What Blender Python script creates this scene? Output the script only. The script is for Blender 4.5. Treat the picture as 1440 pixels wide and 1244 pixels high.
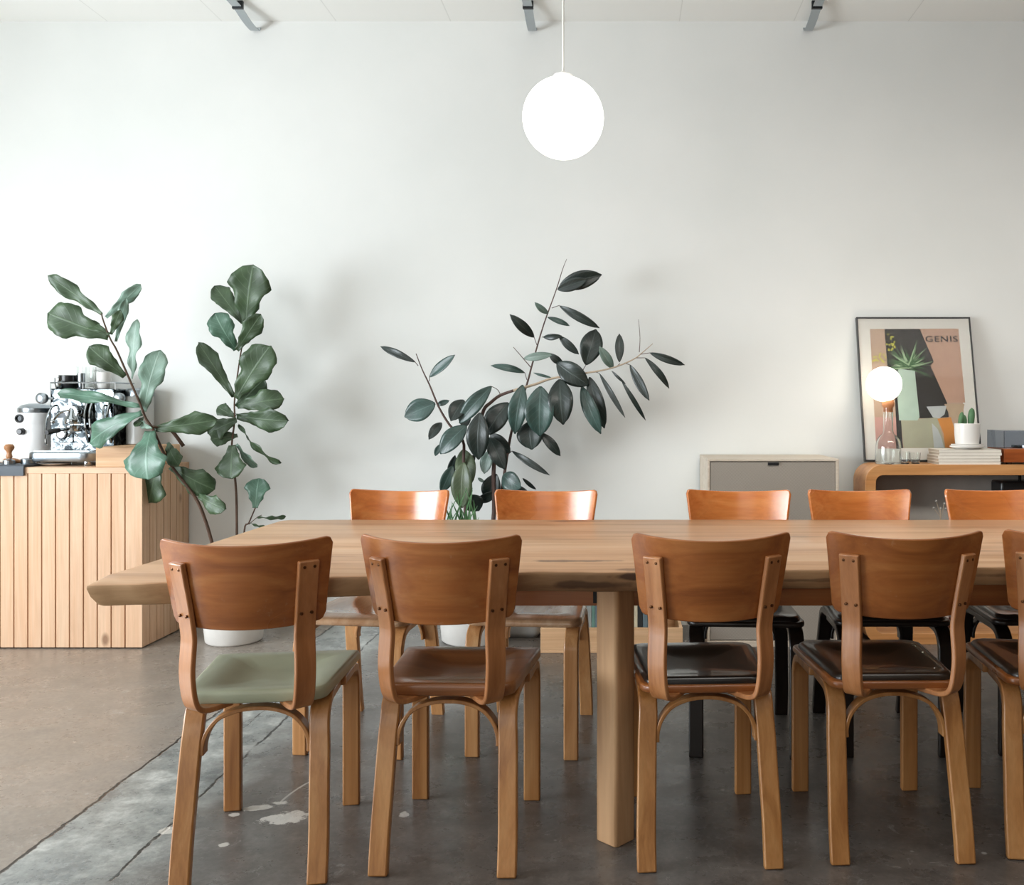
import bpy, math, random
from mathutils import Vector, Matrix

# ------------------------------------------------------------------ scene, camera, light
for o in list(bpy.data.objects):
    bpy.data.objects.remove(o, do_unlink=True)
scene = bpy.context.scene
COL = scene.collection
PI = math.pi
rnd = random.Random(11)

F = 1300.0; CX = 875.0; CY = 577.0; H = 1.145          # focal length in px, principal point, eye height (m)
cam_d = bpy.data.cameras.new('camera'); cam = bpy.data.objects.new('camera', cam_d); COL.objects.link(cam)
cam.location = (0, 0, H); cam.rotation_euler = (PI/2, 0, 0)
cam_d.sensor_fit = 'HORIZONTAL'; cam_d.sensor_width = 36.0; cam_d.lens = F/1440*36
cam_d.shift_x = (720-CX)/1440; cam_d.shift_y = (CY-622)/1440
cam_d.clip_start = 0.05
scene.camera = cam

scene.view_settings.view_transform = 'Standard'
scene.view_settings.look = 'None'
scene.view_settings.gamma = 1.0
scene.view_settings.use_curve_mapping = False
scene.view_settings.exposure = 0.10

world = bpy.data.worlds.new('world'); scene.world = world
world.use_nodes = True
bg = world.node_tree.nodes['Background']
bg.inputs['Color'].default_value = (0.80, 0.90, 1.0, 1); bg.inputs['Strength'].default_value = 0.6

def area(name, loc, target, sx, sy, power, color):
    l = bpy.data.lights.new(name, 'AREA'); l.shape = 'RECTANGLE'; l.size = sx; l.size_y = sy
    l.energy = power; l.color = color
    o = bpy.data.objects.new(name, l); COL.objects.link(o); o.location = loc
    d = Vector(target) - Vector(loc)
    o.rotation_euler = d.to_track_quat('-Z', 'Y').to_euler()
    return o
ZC0 = 3.22
# daylight coming through the big window of the left wall, and an added warm fill behind the camera, lifting the chair backs
area('window_daylight', (-4.60, 1.50, 1.22), (0, 1.50, 1.15), 3.5, 1.6, 285, (0.88, 0.95, 1.0))
area('front_fill', (-1.6, -3.95, 1.75), (-1.6, 0, 1.75), 3.4, 2.0, 42, (1.0, 0.93, 0.84))
# added lamp below the closed ceiling, brightening the table and the back wall
wash_l = area('wall_wash_fill', (2.3, 2.05, ZC0-.03), (2.3, 4.60, .30), 4.2, .8, 42, (1.0, 0.96, 0.90))
wash_l.data.spread = math.radians(95)

def at(px, py, d):
    return Vector(((px-CX)*d/F, d, H-(py-CY)*d/F))

# ------------------------------------------------------------------ object helpers
def tag(o, label=None, cat=None, group=None, kind=None):
    if label: o['label'] = label
    if cat: o['category'] = cat
    if group: o['group'] = group
    if kind: o['kind'] = kind
    return o
def thing(name, loc, label, cat, group=None, rz=0.0):
    o = bpy.data.objects.new(name, None); COL.objects.link(o)
    o.empty_display_size = 0.1
    o.location = loc; o.rotation_euler = (0, 0, rz)
    return tag(o, label, cat, group)
def children(o):
    return [c for c in bpy.data.objects if c.parent == o]
def copy_tree(o, parent=None):
    c = o.copy(); COL.objects.link(c)
    if parent: c.parent = parent
    for ch in children(o): copy_tree(ch, c)
    return c

class MB:
    def __init__(s): s.v = []; s.f = []; s.m = []
    def add(s, vs, fs, mi=0):
        b = len(s.v); s.v += [tuple(p) for p in vs]
        for f in fs: s.f.append(tuple(b+i for i in f)); s.m.append(mi)
    def box(s, x0, x1, y0, y1, z0, z1, mi=0):
        s.add([(x0,y0,z0),(x1,y0,z0),(x1,y1,z0),(x0,y1,z0),(x0,y0,z1),(x1,y0,z1),(x1,y1,z1),(x0,y1,z1)],
              [(0,3,2,1),(4,5,6,7),(0,1,5,4),(1,2,6,5),(2,3,7,6),(3,0,4,7)], mi)
    def lathe(s, prof, c=(0,0,0), n=32, axis='z', mi=0, cap=True):
        vs = []; fs = []
        for r, h in prof:
            for k in range(n):
                a = 2*PI*k/n; p = (r*math.cos(a), r*math.sin(a), h)
                if axis == 'y': p = (p[0], p[2], -p[1])
                if axis == 'x': p = (p[2], p[0], p[1])
                vs.append((p[0]+c[0], p[1]+c[1], p[2]+c[2]))
        m = len(prof)
        for j in range(m-1):
            for k in range(n):
                k2 = (k+1) % n
                fs.append((j*n+k, j*n+k2, (j+1)*n+k2, (j+1)*n+k))
        if cap:
            fs.append(tuple(range(n-1, -1, -1))); fs.append(tuple((m-1)*n+k for k in range(n)))
        s.add(vs, fs, mi)
    def sphere(s, c, r, n=32, m=18, sc=(1,1,1), mi=0):
        prof = [(max(1e-4, math.sin(PI*j/m))*r, -math.cos(PI*j/m)*r*sc[2]) for j in range(m+1)]
        s.lathe(prof, c, n, mi=mi)
    def tube(s, pts, r, n=10, mi=0):
        pts = [Vector(p) for p in pts]; rr = r if isinstance(r, (list, tuple)) else [r]*len(pts)
        vs = []; fs = []; prev = None
        for i, p in enumerate(pts):
            t = (pts[min(i+1, len(pts)-1)] - pts[max(i-1, 0)]).normalized()
            if prev is None:
                prev = t.cross(Vector((0,0,1)) if abs(t.z) < .9 else Vector((1,0,0))).normalized()
            prev = (prev - t*prev.dot(t)).normalized(); b = t.cross(prev)
            for k in range(n):
                a = 2*PI*k/n; vs.append(p + (prev*math.cos(a) + b*math.sin(a))*rr[i])
        for i in range(len(pts)-1):
            for k in range(n):
                k2 = (k+1) % n; fs.append((i*n+k, i*n+k2, (i+1)*n+k2, (i+1)*n+k))
        fs.append(tuple(range(n-1, -1, -1))); fs.append(tuple((len(pts)-1)*n+k for k in range(n)))
        s.add(vs, fs, mi)
    def strip(s, pts, wdir, w, t, mi=0):
        """flat bent-wood strip: path, direction of its width, width, thickness"""
        pts = [Vector(p) for p in pts]; b = Vector(wdir).normalized(); vs = []; fs = []
        for i, p in enumerate(pts):
            tan = (pts[min(i+1, len(pts)-1)] - pts[max(i-1, 0)]).normalized()
            nn = b.cross(tan).normalized()
            for sb, sn in ((-1,-1),(1,-1),(1,1),(-1,1)):
                vs.append(p + b*(sb*w/2) + nn*(sn*t/2))
        for i in range(len(pts)-1):
            for k in range(4):
                k2 = (k+1) % 4; fs.append((i*4+k, i*4+k2, (i+1)*4+k2, (i+1)*4+k))
        fs.append((3,2,1,0)); e = (len(pts)-1)*4; fs.append((e, e+1, e+2, e+3))
        s.add(vs, fs, mi)
    def build(s, name, mats, parent=None, bevel=0, seg=2, smooth=True, ang=35, sub=0):
        me = bpy.data.meshes.new(name); me.from_pydata(s.v, [], s.f)
        if not isinstance(mats, (list, tuple)): mats = [mats]
        for m in mats: me.materials.append(m)
        for p, mi in zip(me.polygons, s.m): p.material_index = mi
        me.validate(); me.update()
        if smooth:
            for p in me.polygons: p.use_smooth = True
            me.set_sharp_from_angle(angle=math.radians(ang))
        o = bpy.data.objects.new(name, me); COL.objects.link(o)
        if parent: o.parent = parent
        if bevel:
            b = o.modifiers.new('bevel', 'BEVEL'); b.width = bevel; b.segments = seg; b.limit_method = 'ANGLE'
            b.angle_limit = math.radians(40); b.harden_normals = False
        if sub:
            m = o.modifiers.new('subsurf', 'SUBSURF'); m.levels = sub; m.render_levels = sub
        return o
def spline(pts, n=6):
    """Catmull-Rom through the points"""
    P = [Vector(p) for p in pts]; out = []
    for i in range(len(P)-1):
        p0 = P[max(i-1,0)]; p1 = P[i]; p2 = P[i+1]; p3 = P[min(i+2, len(P)-1)]
        for k in range(n):
            t = k/n
            out.append(0.5*((2*p1) + (p2-p0)*t + (2*p0-5*p1+4*p2-p3)*t*t + (3*p1-p0-3*p2+p3)*t**3))
    out.append(P[-1]); return out
def round_poly(corners, radii, n=6):
    out = []; N = len(corners)
    for i in range(N):
        p = Vector(corners[i]); a = Vector(corners[i-1])-p; b = Vector(corners[(i+1) % N])-p; r = radii[i]
        half = a.angle(b)/2; d = r/math.tan(half); a.normalize(); b.normalize()
        c = p + (a+b).normalized()*(r/math.sin(half)); s0 = p+a*d-c; s1 = p+b*d-c
        th = s0.angle(s1)
        for k in range(n+1):
            t = k/n; q = (s0*math.sin((1-t)*th) + s1*math.sin(t*th))/math.sin(th) if th > 1e-4 else s0
            out.append(c+q)
    return out

# ------------------------------------------------------------------ materials
def lin(r, g, b):
    f = lambda c: (c/255/12.92) if c/255 <= .04045 else ((c/255+.055)/1.055)**2.4
    return (f(r), f(g), f(b), 1)
class NT:
    def __init__(s, name):
        s.mat = bpy.data.materials.new(name); s.mat.use_nodes = True; s.t = s.mat.node_tree
        s.b = s.t.nodes['Principled BSDF']
    def n(s, typ, **kw):
        nd = s.t.nodes.new(typ)
        for k, v in kw.items():
            if k in nd.inputs.keys(): nd.inputs[k].default_value = v
            else: setattr(nd, k, v)
        return nd
    def l(s, a, b): s.t.links.new(a, b)
    def ramp(s, fac, stops):
        r = s.t.nodes.new('ShaderNodeValToRGB'); e = r.color_ramp.elements
        while len(e) < len(stops): e.new(0.5)
        for el, (p, c) in zip(e, stops): el.position = p; el.color = c if len(c) == 4 else (*c, 1)
        s.l(fac, r.inputs[0]); return r.outputs[0]
    def mix(s, fac, a, b, mode='MIX'):
        m = s.t.nodes.new('ShaderNodeMix'); m.data_type = 'RGBA'; m.blend_type = mode
        for sock, v in ((m.inputs[0], fac), (m.inputs[6], a), (m.inputs[7], b)):
            if isinstance(v, bpy.types.NodeSocket): s.l(v, sock)
            else: sock.default_value = v
        return m.outputs[2]
    def math(s, op, a, b=0.0, clamp=False):
        m = s.t.nodes.new('ShaderNodeMath'); m.operation = op; m.use_clamp = clamp
        for sock, v in ((m.inputs[0], a), (m.inputs[1], b)):
            if isinstance(v, bpy.types.NodeSocket): s.l(v, sock)
            else: sock.default_value = v
        return m.outputs[0]
    def bump(s, h, strength=.2, dist=.01):
        b = s.t.nodes.new('ShaderNodeBump'); b.inputs['Strength'].default_value = strength
        b.inputs['Distance'].default_value = dist; s.l(h, b.inputs['Height']); s.l(b.outputs[0], s.b.inputs['Normal'])
def plain(name, col, rough=.5, metal=0.0, coat=0.0, spec=.5, trans=0.0, noise=.04):
    t = NT(name); c = lin(*col)
    if noise:
        tc = t.n('ShaderNodeTexCoord'); nz = t.n('ShaderNodeTexNoise', Scale=14.0, Detail=4.0); t.l(tc.outputs['Object'], nz.inputs['Vector'])
        lo = tuple(x*(1-noise) for x in c[:3])+(1,); hi = tuple(min(1, x*(1+noise)) for x in c[:3])+(1,)
        t.l(t.ramp(nz.outputs[0], [(0.3, lo), (0.7, hi)]), t.b.inputs['Base Color'])
    else: t.b.inputs['Base Color'].default_value = c
    t.b.inputs['Roughness'].default_value = rough; t.b.inputs['Metallic'].default_value = metal
    t.b.inputs['Coat Weight'].default_value = coat; t.b.inputs['Specular IOR Level'].default_value = spec
    t.b.inputs['Transmission Weight'].default_value = trans
    return t.mat
def wood(name, dark, mid, light, axis='x', scale=1.0, rough=.4, coat=0.0, scuff=0.0, knots=False, bump=.08):
    """grain runs along the given local axis"""
    t = NT(name); tc = t.n('ShaderNodeTexCoord'); oi = t.n('ShaderNodeObjectInfo')
    mp = t.n('ShaderNodeMapping'); sc = [14*scale]*3; sc['xyz'.index(axis)] = .9*scale
    mp.inputs['Scale'].default_value = sc
    off = t.n('ShaderNodeVectorMath', operation='SCALE'); off.inputs[0].default_value = (7.1, 5.3, 9.7); t.l(oi.outputs['Random'], off.inputs['Scale'])
    ad = t.n('ShaderNodeVectorMath', operation='ADD'); t.l(tc.outputs['Object'], ad.inputs[0]); t.l(off.outputs[0], ad.inputs[1])
    t.l(ad.outputs[0], mp.inputs['Vector'])
    n1 = t.n('ShaderNodeTexNoise', Scale=1.6, Detail=6.0, Roughness=.6, Distortion=.8); t.l(mp.outputs[0], n1.inputs['Vector'])
    mp2 = t.n('ShaderNodeMapping'); sc2 = [110*scale]*3; sc2['xyz'.index(axis)] = 3*scale
    mp2.inputs['Scale'].default_value = sc2; t.l(ad.outputs[0], mp2.inputs['Vector'])
    n2 = t.n('ShaderNodeTexNoise', Scale=1.5, Detail=3.0, Roughness=.6); t.l(mp2.outputs[0], n2.inputs['Vector'])
    base = t.ramp(n1.outputs[0], [(0.28, lin(*dark)), (0.5, lin(*mid)), (0.72, lin(*light))])
    fine = t.ramp(n2.outputs[0], [(0.3, (.80,.78,.75,1)), (0.65, (1,1,1,1))])
    c = t.mix(.6, base, fine, 'MULTIPLY')
    n3 = t.n('ShaderNodeTexNoise', Scale=2.3, Detail=2.0); t.l(ad.outputs[0], n3.inputs['Vector'])
    c = t.mix(.35, c, t.ramp(n3.outputs[0], [(0.35, (.72,.70,.68,1)), (0.65, (1,1,1,1))]), 'MULTIPLY')
    if scuff:
        v = t.n('ShaderNodeTexNoise', Scale=24.0, Detail=8.0, Roughness=.75); t.l(ad.outputs[0], v.inputs['Vector'])
        c = t.mix(t.math('MULTIPLY', t.ramp(v.outputs[0], [(0.62, (0,0,0,1)), (0.70, (1,1,1,1))]), scuff), c, lin(200,170,140))
    if knots:
        mk = t.n('ShaderNodeMapping'); sk = [4.2]*3; sk['xyz'.index(axis)] = 2.4; mk.inputs['Scale'].default_value = sk
        t.l(ad.outputs[0], mk.inputs['Vector'])
        vo = t.n('ShaderNodeTexVoronoi', Scale=1.0); t.l(mk.outputs[0], vo.inputs['Vector'])
        c = t.mix(t.ramp(vo.outputs[0], [(0.05, (.8,.8,.8,1)), (0.10, (0,0,0,1))]), c, lin(120,80,50))
    t.l(c, t.b.inputs['Base Color'])
    t.l(t.ramp(n3.outputs[0], [(0.3, (rough*.8,)*3), (0.7, (rough*1.25,)*3)]), t.b.inputs['Roughness'])
    t.b.inputs['Coat Weight'].default_value = coat; t.b.inputs['Coat Roughness'].default_value = .16
    t.bump(n2.outputs[0], bump, .002)
    return t.mat

M = {}; TZ_ = .735
M['frame'] = wood('honey birch', (148,94,46), (180,124,70), (196,144,90), 'z', 1.0, .38, .25)
M['back'] = wood('honey birch plywood', (132,72,30), (166,98,46), (186,120,64), 'x', .6, .34, .3, scuff=.22)
M['support'] = wood('honey birch lamella', (154,96,52), (184,122,74), (200,142,94), 'z', .8, .36, .3)
M['fback'] = wood('orange birch plywood', (180,96,40), (206,122,58), (220,142,78), 'x', .6, .24, 1.0)
M['fframe'] = wood('pale birch', (176,118,66), (206,150,96), (220,170,118), 'z', 1.0, .36, .3)
M['seat'] = wood('brown birch seat', (122,72,38), (154,98,56), (174,118,72), 'x', .6, .36, .35)
M['seatedge'] = wood('seat rim birch', (130,74,34), (162,98,50), (182,120,70), 'x', .8, .3, .5)
M['pale_seat'] = wood('pale polished seat', (170,122,84), (196,156,120), (212,176,142), 'y', .6, .22, .7)
M['green'] = plain('sage green paint', (178,184,158), .42, coat=.15)
M['black'] = plain('black leatherette', (24,20,18), .30, coat=.4)
M['darkbrown'] = plain('dark brown leatherette', (40,29,20), .36, coat=.3)
M['ebony'] = wood('black stained birch', (20,15,12), (30,23,18), (40,31,25), 'z', 1.0, .34, .3)
M['table'] = wood('oiled table plank', (176,128,86), (212,166,126), (222,184,146), 'x', .55, .42, .12, bump=.12)
def cracked(mat, axis_blobs):
    tr = mat.node_tree; bs = tr.nodes['Principled BSDF']; src = bs.inputs['Base Color'].links[0].from_socket
    tc = tr.nodes.new('ShaderNodeTexCoord'); nz = tr.nodes.new('ShaderNodeTexNoise'); nz.inputs['Scale'].default_value = 14; nz.inputs['Detail'].default_value = 6
    tr.links.new(tc.outputs['Object'], nz.inputs['Vector']); cur = src
    for (cx, cy, cz, rx, ry, rz, amt) in axis_blobs:
        mp = tr.nodes.new('ShaderNodeMapping'); mp.vector_type = 'TEXTURE'; mp.inputs['Location'].default_value = (cx, cy, cz); mp.inputs['Scale'].default_value = (rx, ry, rz)
        tr.links.new(tc.outputs['Object'], mp.inputs['Vector']); ln = tr.nodes.new('ShaderNodeVectorMath'); ln.operation = 'LENGTH'; tr.links.new(mp.outputs[0], ln.inputs[0])
        ad = tr.nodes.new('ShaderNodeMath'); ad.operation = 'MULTIPLY_ADD'; tr.links.new(nz.outputs[0], ad.inputs[0]); ad.inputs[1].default_value = 2.2; tr.links.new(ln.outputs['Value'], ad.inputs[2])
        mr = tr.nodes.new('ShaderNodeMapRange'); mr.inputs[1].default_value = 1.75; mr.inputs[2].default_value = 2.25; mr.inputs[3].default_value = amt; mr.inputs[4].default_value = 0; tr.links.new(ad.outputs[0], mr.inputs[0])
        mx = tr.nodes.new('ShaderNodeMix'); mx.data_type = 'RGBA'; tr.links.new(mr.outputs[0], mx.inputs[0]); tr.links.new(cur, mx.inputs[6]); mx.inputs[7].default_value = lin(58,34,20); cur = mx.outputs[2]
    tr.links.new(cur, bs.inputs['Base Color'])
# knots and splits of the plank, in the table's own coordinates
cracked(M['table'], [(-1.09,.53,TZ_,.10,.022,.05,.8), (-1.03,-.38,TZ_,.11,.018,.05,.6), (-.86,-.52,TZ_,.06,.02,.05,.5), (-1.45,.20,TZ_,.12,.010,.05,.4), (-.30,.1,TZ_,.14,.012,.05,.4), (-1.75,-.3,TZ_,.10,.010,.05,.4), (.1,-.2,TZ_,.12,.010,.05,.4)])
M['table_edge'] = wood('weathered live edge', (124,90,60), (176,138,98), (206,168,126), 'x', .5, .65)
cracked(M['table_edge'], [(-.86,-.54,.722,.075,.05,.009,.9), (-.98,-.54,.700,.09,.05,.010,.7), (-1.30,-.58,.705,.12,.05,.006,.6), (-.70,-.54,.698,.05,.05,.006,.6), (-.35,-.5,.705,.16,.05,.005,.5), (.2,-.48,.71,.14,.05,.006,.5), (-1.80,-.66,.70,.05,.06,.012,.35)])
M['post'] = wood('raw table post', (142,100,64), (192,150,108), (214,174,132), 'z', .5, .6, 0, bump=.2)
M['pine'] = wood('pine slat', (208,162,124), (220,180,146), (228,194,162), 'z', .7, .55, 0, knots=True)
M['pine_top'] = wood('pine top', (208,162,124), (220,180,146), (228,194,162), 'x', .7, .5)
M['crate'] = wood('pale crate wood', (196,150,108), (220,178,136), (234,198,160), 'x', .6, .6)
M['shelfwood'] = wood('oak veneer', (176,116,64), (204,144,88), (216,160,104), 'x', .6, .4, .15)
M['maple'] = wood('whitewashed maple', (196,180,160), (214,200,182), (224,212,196), 'x', .6, .5)
M['plinth'] = wood('teak plinth', (120,56,20), (160,82,36), (178,100,50), 'x', .8, .35, .3)
M['cork'] = plain('cork stopper', (190,128,84), .7, noise=.2)
M['knob_wood'] = plain('turned beech', (176,124,82), .4, noise=.12)
M['white'] = plain('glazed white', (232,230,226), .35, coat=.3, noise=.02)
M['jar'] = plain('pale grey ceramic', (176,176,172), .4, coat=.2)
M['enamel'] = plain('white enamel', (238,238,238), .22, coat=.5, noise=.01)
M['planter'] = plain('matt white planter', (226,222,216), .6, noise=.04)
M['chrome'] = plain('chrome', (176,182,186), .08, 1.0, noise=0)
t = NT('polished machine steel'); tc = t.n('ShaderNodeTexCoord'); nz = t.n('ShaderNodeTexNoise', Scale=16.0, Detail=3.0, Distortion=2.0); t.l(tc.outputs['Object'], nz.inputs['Vector'])
t.l(t.ramp(nz.outputs[0], [(0.44, lin(38,42,44)), (0.58, lin(128,134,136))]), t.b.inputs['Base Color']); t.b.inputs['Metallic'].default_value = 1; t.b.inputs['Roughness'].default_value = .16  # dark and bright blotches in the steel colour imitate mixed room reflections
t.bump(nz.outputs[0], .5, .006)
M['machine'] = t.mat
M['steel'] = plain('brushed steel', (160,168,174), .28, 1.0, noise=.05)
M['darkmetal'] = plain('dark metal', (50,52,54), .35, .6, noise=.05)
M['blackmetal'] = plain('black powder coated steel', (18,18,19), .5, .3, noise=.05)
M['blackplastic'] = plain('black plastic', (22,22,24), .3, noise=.05)
M['mat'] = plain('slate rubber', (74,80,88), .6, noise=.1)
M['soil'] = plain('dark soil', (52,40,32), .95, noise=.4)
M['screw'] = plain('dark brass screw', (96,62,36), .35, .8, noise=0)
M['cord'] = plain('white cord', (225,225,220), .6, noise=0)
M['mag'] = plain('magazine spine', (232,226,214), .6, noise=.03)
M['mag2'] = plain('cream paper', (176,162,144), .6, noise=.05)
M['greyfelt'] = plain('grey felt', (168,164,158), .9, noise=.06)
M['red'] = plain('red card', (150,50,30), .5, noise=.05)
M['stemA'] = plain('fig bark', (84,62,48), .8, noise=.25)
M['stemB'] = plain('rubber bark', (92,72,66), .75, noise=.25)
M['stemP'] = plain('pale branch', (176,158,136), .75, noise=.15)
M['cactus'] = plain('cactus green', (74,112,76), .6, noise=.3)
M['paper'] = plain('poster mat', (216,214,206), .7, noise=.01)
M['pframe'] = plain('black poster frame', (30,30,32), .4, noise=0)
M['cushion'] = plain('grey cushion cloth', (150,152,152), .9, noise=.08)

def glassmat(name, col=(1,1,1,1), rough=0.0, ior=1.45):
    t = NT(name); t.b.inputs['Base Color'].default_value = col; t.b.inputs['Roughness'].default_value = rough
    t.b.inputs['Transmission Weight'].default_value = 1.0; t.b.inputs['IOR'].default_value = ior
    return t.mat
M['glass'] = glassmat('clear glass', (.97,.99,.98,1))
M['smoke'] = glassmat('smoked acrylic', (.60,.64,.70,1), .03, 1.2)
M['pane'] = glassmat('picture glazing', (1,1,1,1), 0, 1.08)
def emis(name, col, s):
    t = NT(name); t.b.inputs['Base Color'].default_value = (.9,.9,.9,1)
    t.b.inputs['Emission Color'].default_value = (*col, 1); t.b.inputs['Emission Strength'].default_value = s
    t.b.inputs['Roughness'].default_value = .3
    return t.mat
M['globe'] = emis('lit opal globe', (1.0, .96, .88), 3.5)
M['globe_warm'] = emis('lit warm opal globe', (1.0, .88, .72), 6.0)

def leafmat(name, dark, mid, light, rough=.4, coat=.2, sc=9.0):
    t = NT(name); tc = t.n('ShaderNodeTexCoord')
    uv = t.n('ShaderNodeUVMap'); 
    nz = t.n('ShaderNodeTexNoise', Scale=sc, Detail=4.0); t.l(tc.outputs['Object'], nz.inputs['Vector'])
    c = t.ramp(nz.outputs[0], [(0.3, lin(*dark)), (0.5, lin(*mid)), (0.7, lin(*light))])
    sp = t.n('ShaderNodeSeparateXYZ'); t.l(uv.outputs[0], sp.inputs[0])
    dx = t.math('ABSOLUTE', t.math('SUBTRACT', sp.outputs[0], .5))
    rib = t.ramp(dx, [(0.012, (1,1,1,1)), (0.035, (0,0,0,1))])
    vv = t.math('FRACT', t.math('MULTIPLY', t.math('SUBTRACT', sp.outputs[1], t.math('MULTIPLY', dx, .55)), 8.0))
    vein = t.ramp(t.math('ABSOLUTE', t.math('SUBTRACT', vv, .5)), [(0.02, (.5,.5,.5,1)), (0.07, (0,0,0,1))])
    both = t.math('MAXIMUM', rib, vein)
    c = t.mix(t.math('MULTIPLY', both, .28), c, lin(*[min(255, x+62) for x in light]))
    t.l(c, t.b.inputs['Base Color']); t.b.inputs['Roughness'].default_value = rough
    t.b.inputs['Coat Weight'].default_value = coat; t.b.inputs['Coat Roughness'].default_value = .3
    t.bump(both, .25, .004)
    return t.mat
FIG = [leafmat('fig leaf green', (44,62,38), (56,78,50), (72,96,64), .48, .15),
       leafmat('fig leaf pale underside', (98,124,108), (116,144,128), (138,162,148), .5, .15),
       leafmat('fig leaf bluish', (56,88,70), (74,110,90), (98,136,116), .42, .3)]
RUB = [leafmat('rubber leaf dark', (18,29,26), (27,40,36), (38,53,49), .36, .25),
       leafmat('rubber leaf teal', (36,58,52), (48,73,67), (64,92,86), .36, .3),
       leafmat('rubber leaf pale underside', (84,104,94), (102,122,112), (124,142,132), .45, .2),
       leafmat('rubber leaf olive', (56,70,48), (74,88,62), (92,104,76), .4, .3)]

# wall paint
t = NT('white wall plaster'); tc = t.n('ShaderNodeTexCoord'); nz = t.n('ShaderNodeTexNoise', Scale=1.3, Detail=6.0); t.l(tc.outputs['Object'], nz.inputs['Vector'])
t.l(t.ramp(nz.outputs[0], [(0.3, lin(226,228,225)), (0.7, lin(234,235,232))]), t.b.inputs['Base Color'])
t.b.inputs['Roughness'].default_value = .75
nb = t.n('ShaderNodeTexNoise', Scale=60.0, Detail=5.0); t.l(tc.outputs['Object'], nb.inputs['Vector']); t.bump(nb.outputs[0], .08, .003)
M['wall'] = t.mat
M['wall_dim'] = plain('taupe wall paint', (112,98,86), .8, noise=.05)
t = NT('white ceiling panels'); tc = t.n('ShaderNodeTexCoord'); sp = t.n('ShaderNodeSeparateXYZ'); t.l(tc.outputs['Object'], sp.inputs[0])
fx = t.math('ABSOLUTE', t.math('SUBTRACT', t.math('FRACT', t.math('MULTIPLY', sp.outputs[0], 1/.61)), .5))
seam = t.ramp(fx, [(0.0, (1,1,1,1)), (0.006, (0,0,0,1))])
t.l(t.mix(t.math('MULTIPLY', seam, .4), lin(246,246,242), lin(190,190,185)), t.b.inputs['Base Color']); t.b.inputs['Roughness'].default_value = .8
M['ceiling'] = t.mat

# worn concrete floor, with saw joints, a rough patched strip, paint spatter
t = NT('worn concrete'); tc = t.n('ShaderNodeTexCoord'); OB = tc.outputs['Object']
sp = t.n('ShaderNodeSeparateXYZ'); t.l(OB, sp.inputs[0]); X, Y = sp.outputs[0], sp.outputs[1]
def noise(scale, detail=5.0, rough=.6, dist=0.0, vec=OB):
    n = t.n('ShaderNodeTexNoise', Scale=scale, Detail=detail, Roughness=rough, Distortion=dist); t.l(vec, n.inputs['Vector']); return n.outputs[0]
big = noise(1.1, 6.0, .6, .6); med = noise(6.0, 8.0, .68); fine = noise(60.0, 6.0, .7)
wob = t.math('MULTIPLY', t.math('SUBTRACT', noise(5.0, 6.0, .7), .5), .06)
xw = t.math('ADD', X, wob)
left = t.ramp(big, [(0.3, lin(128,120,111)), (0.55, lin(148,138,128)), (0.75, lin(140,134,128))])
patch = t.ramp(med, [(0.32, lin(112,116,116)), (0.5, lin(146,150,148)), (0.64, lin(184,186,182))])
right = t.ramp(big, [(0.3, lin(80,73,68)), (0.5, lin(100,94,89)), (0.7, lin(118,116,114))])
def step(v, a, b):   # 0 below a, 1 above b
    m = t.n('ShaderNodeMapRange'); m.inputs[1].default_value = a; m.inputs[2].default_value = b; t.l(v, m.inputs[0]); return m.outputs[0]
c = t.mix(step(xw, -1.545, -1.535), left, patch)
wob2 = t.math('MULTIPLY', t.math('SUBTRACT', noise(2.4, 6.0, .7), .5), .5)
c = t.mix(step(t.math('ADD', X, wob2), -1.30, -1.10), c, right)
mott = t.ramp(noise(9.0, 12.0, .8, .4), [(0.36, (.66,.66,.66,1)), (0.52, (1,1,1,1)), (0.64, (1.3,1.3,1.3,1))])
c = t.mix(t.math('ADD', .35, t.math('MULTIPLY', step(xw, -1.56, -1.52), .5)), c, mott, 'MULTIPLY')
c = t.mix(.7, c, t.ramp(fine, [(0.35, (.74,.74,.74,1)), (0.65, (1.2,1.2,1.2,1))]), 'MULTIPLY')
# scratches / spatter
vo = t.n('ShaderNodeTexVoronoi', Scale=7.0); t.l(OB, vo.inputs['Vector'])
spk = t.ramp(vo.outputs[0], [(0.035, (1,1,1,1)), (0.06, (0,0,0,1))])
c = t.mix(t.math('MULTIPLY', spk, .55), c, lin(190,188,182))
scr = t.ramp(noise(15.0, 12.0, .85, 1.2), [(0.575, (0,0,0,1)), (0.63, (1,1,1,1))])
c = t.mix(t.math('MULTIPLY', scr, .42), c, lin(186,184,178))
dk = t.ramp(noise(18.0, 9.0, .8, .8), [(0.28, (1,1,1,1)), (0.34, (0,0,0,1))])
c = t.mix(t.math('MULTIPLY', dk, .6), c, lin(44,42,40))
# joints
def line(x0, w, gap=None, src=xw):
    d = t.math('ABSOLUTE', t.math('SUBTRACT', src, x0)); m = t.math('SUBTRACT', 1.0, step(d, w*.4, w))
    if gap is not None: m = t.math('MULTIPLY', m, gap)
    return m
gap = t.ramp(noise(2.2, 3.0), [(0.48, (0,0,0,1)), (0.52, (1,1,1,1))])
crack = t.math('MAXIMUM', line(-1.54, .007), line(-1.25, .006, gap))
crack = t.math('MAXIMUM', crack, line(-1.36, .004, t.ramp(noise(1.7, 3.0, .5, .0), [(0.55, (0,0,0,1)), (0.57, (1,1,1,1))])))
c = t.mix(crack, c, lin(34,33,32))
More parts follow.
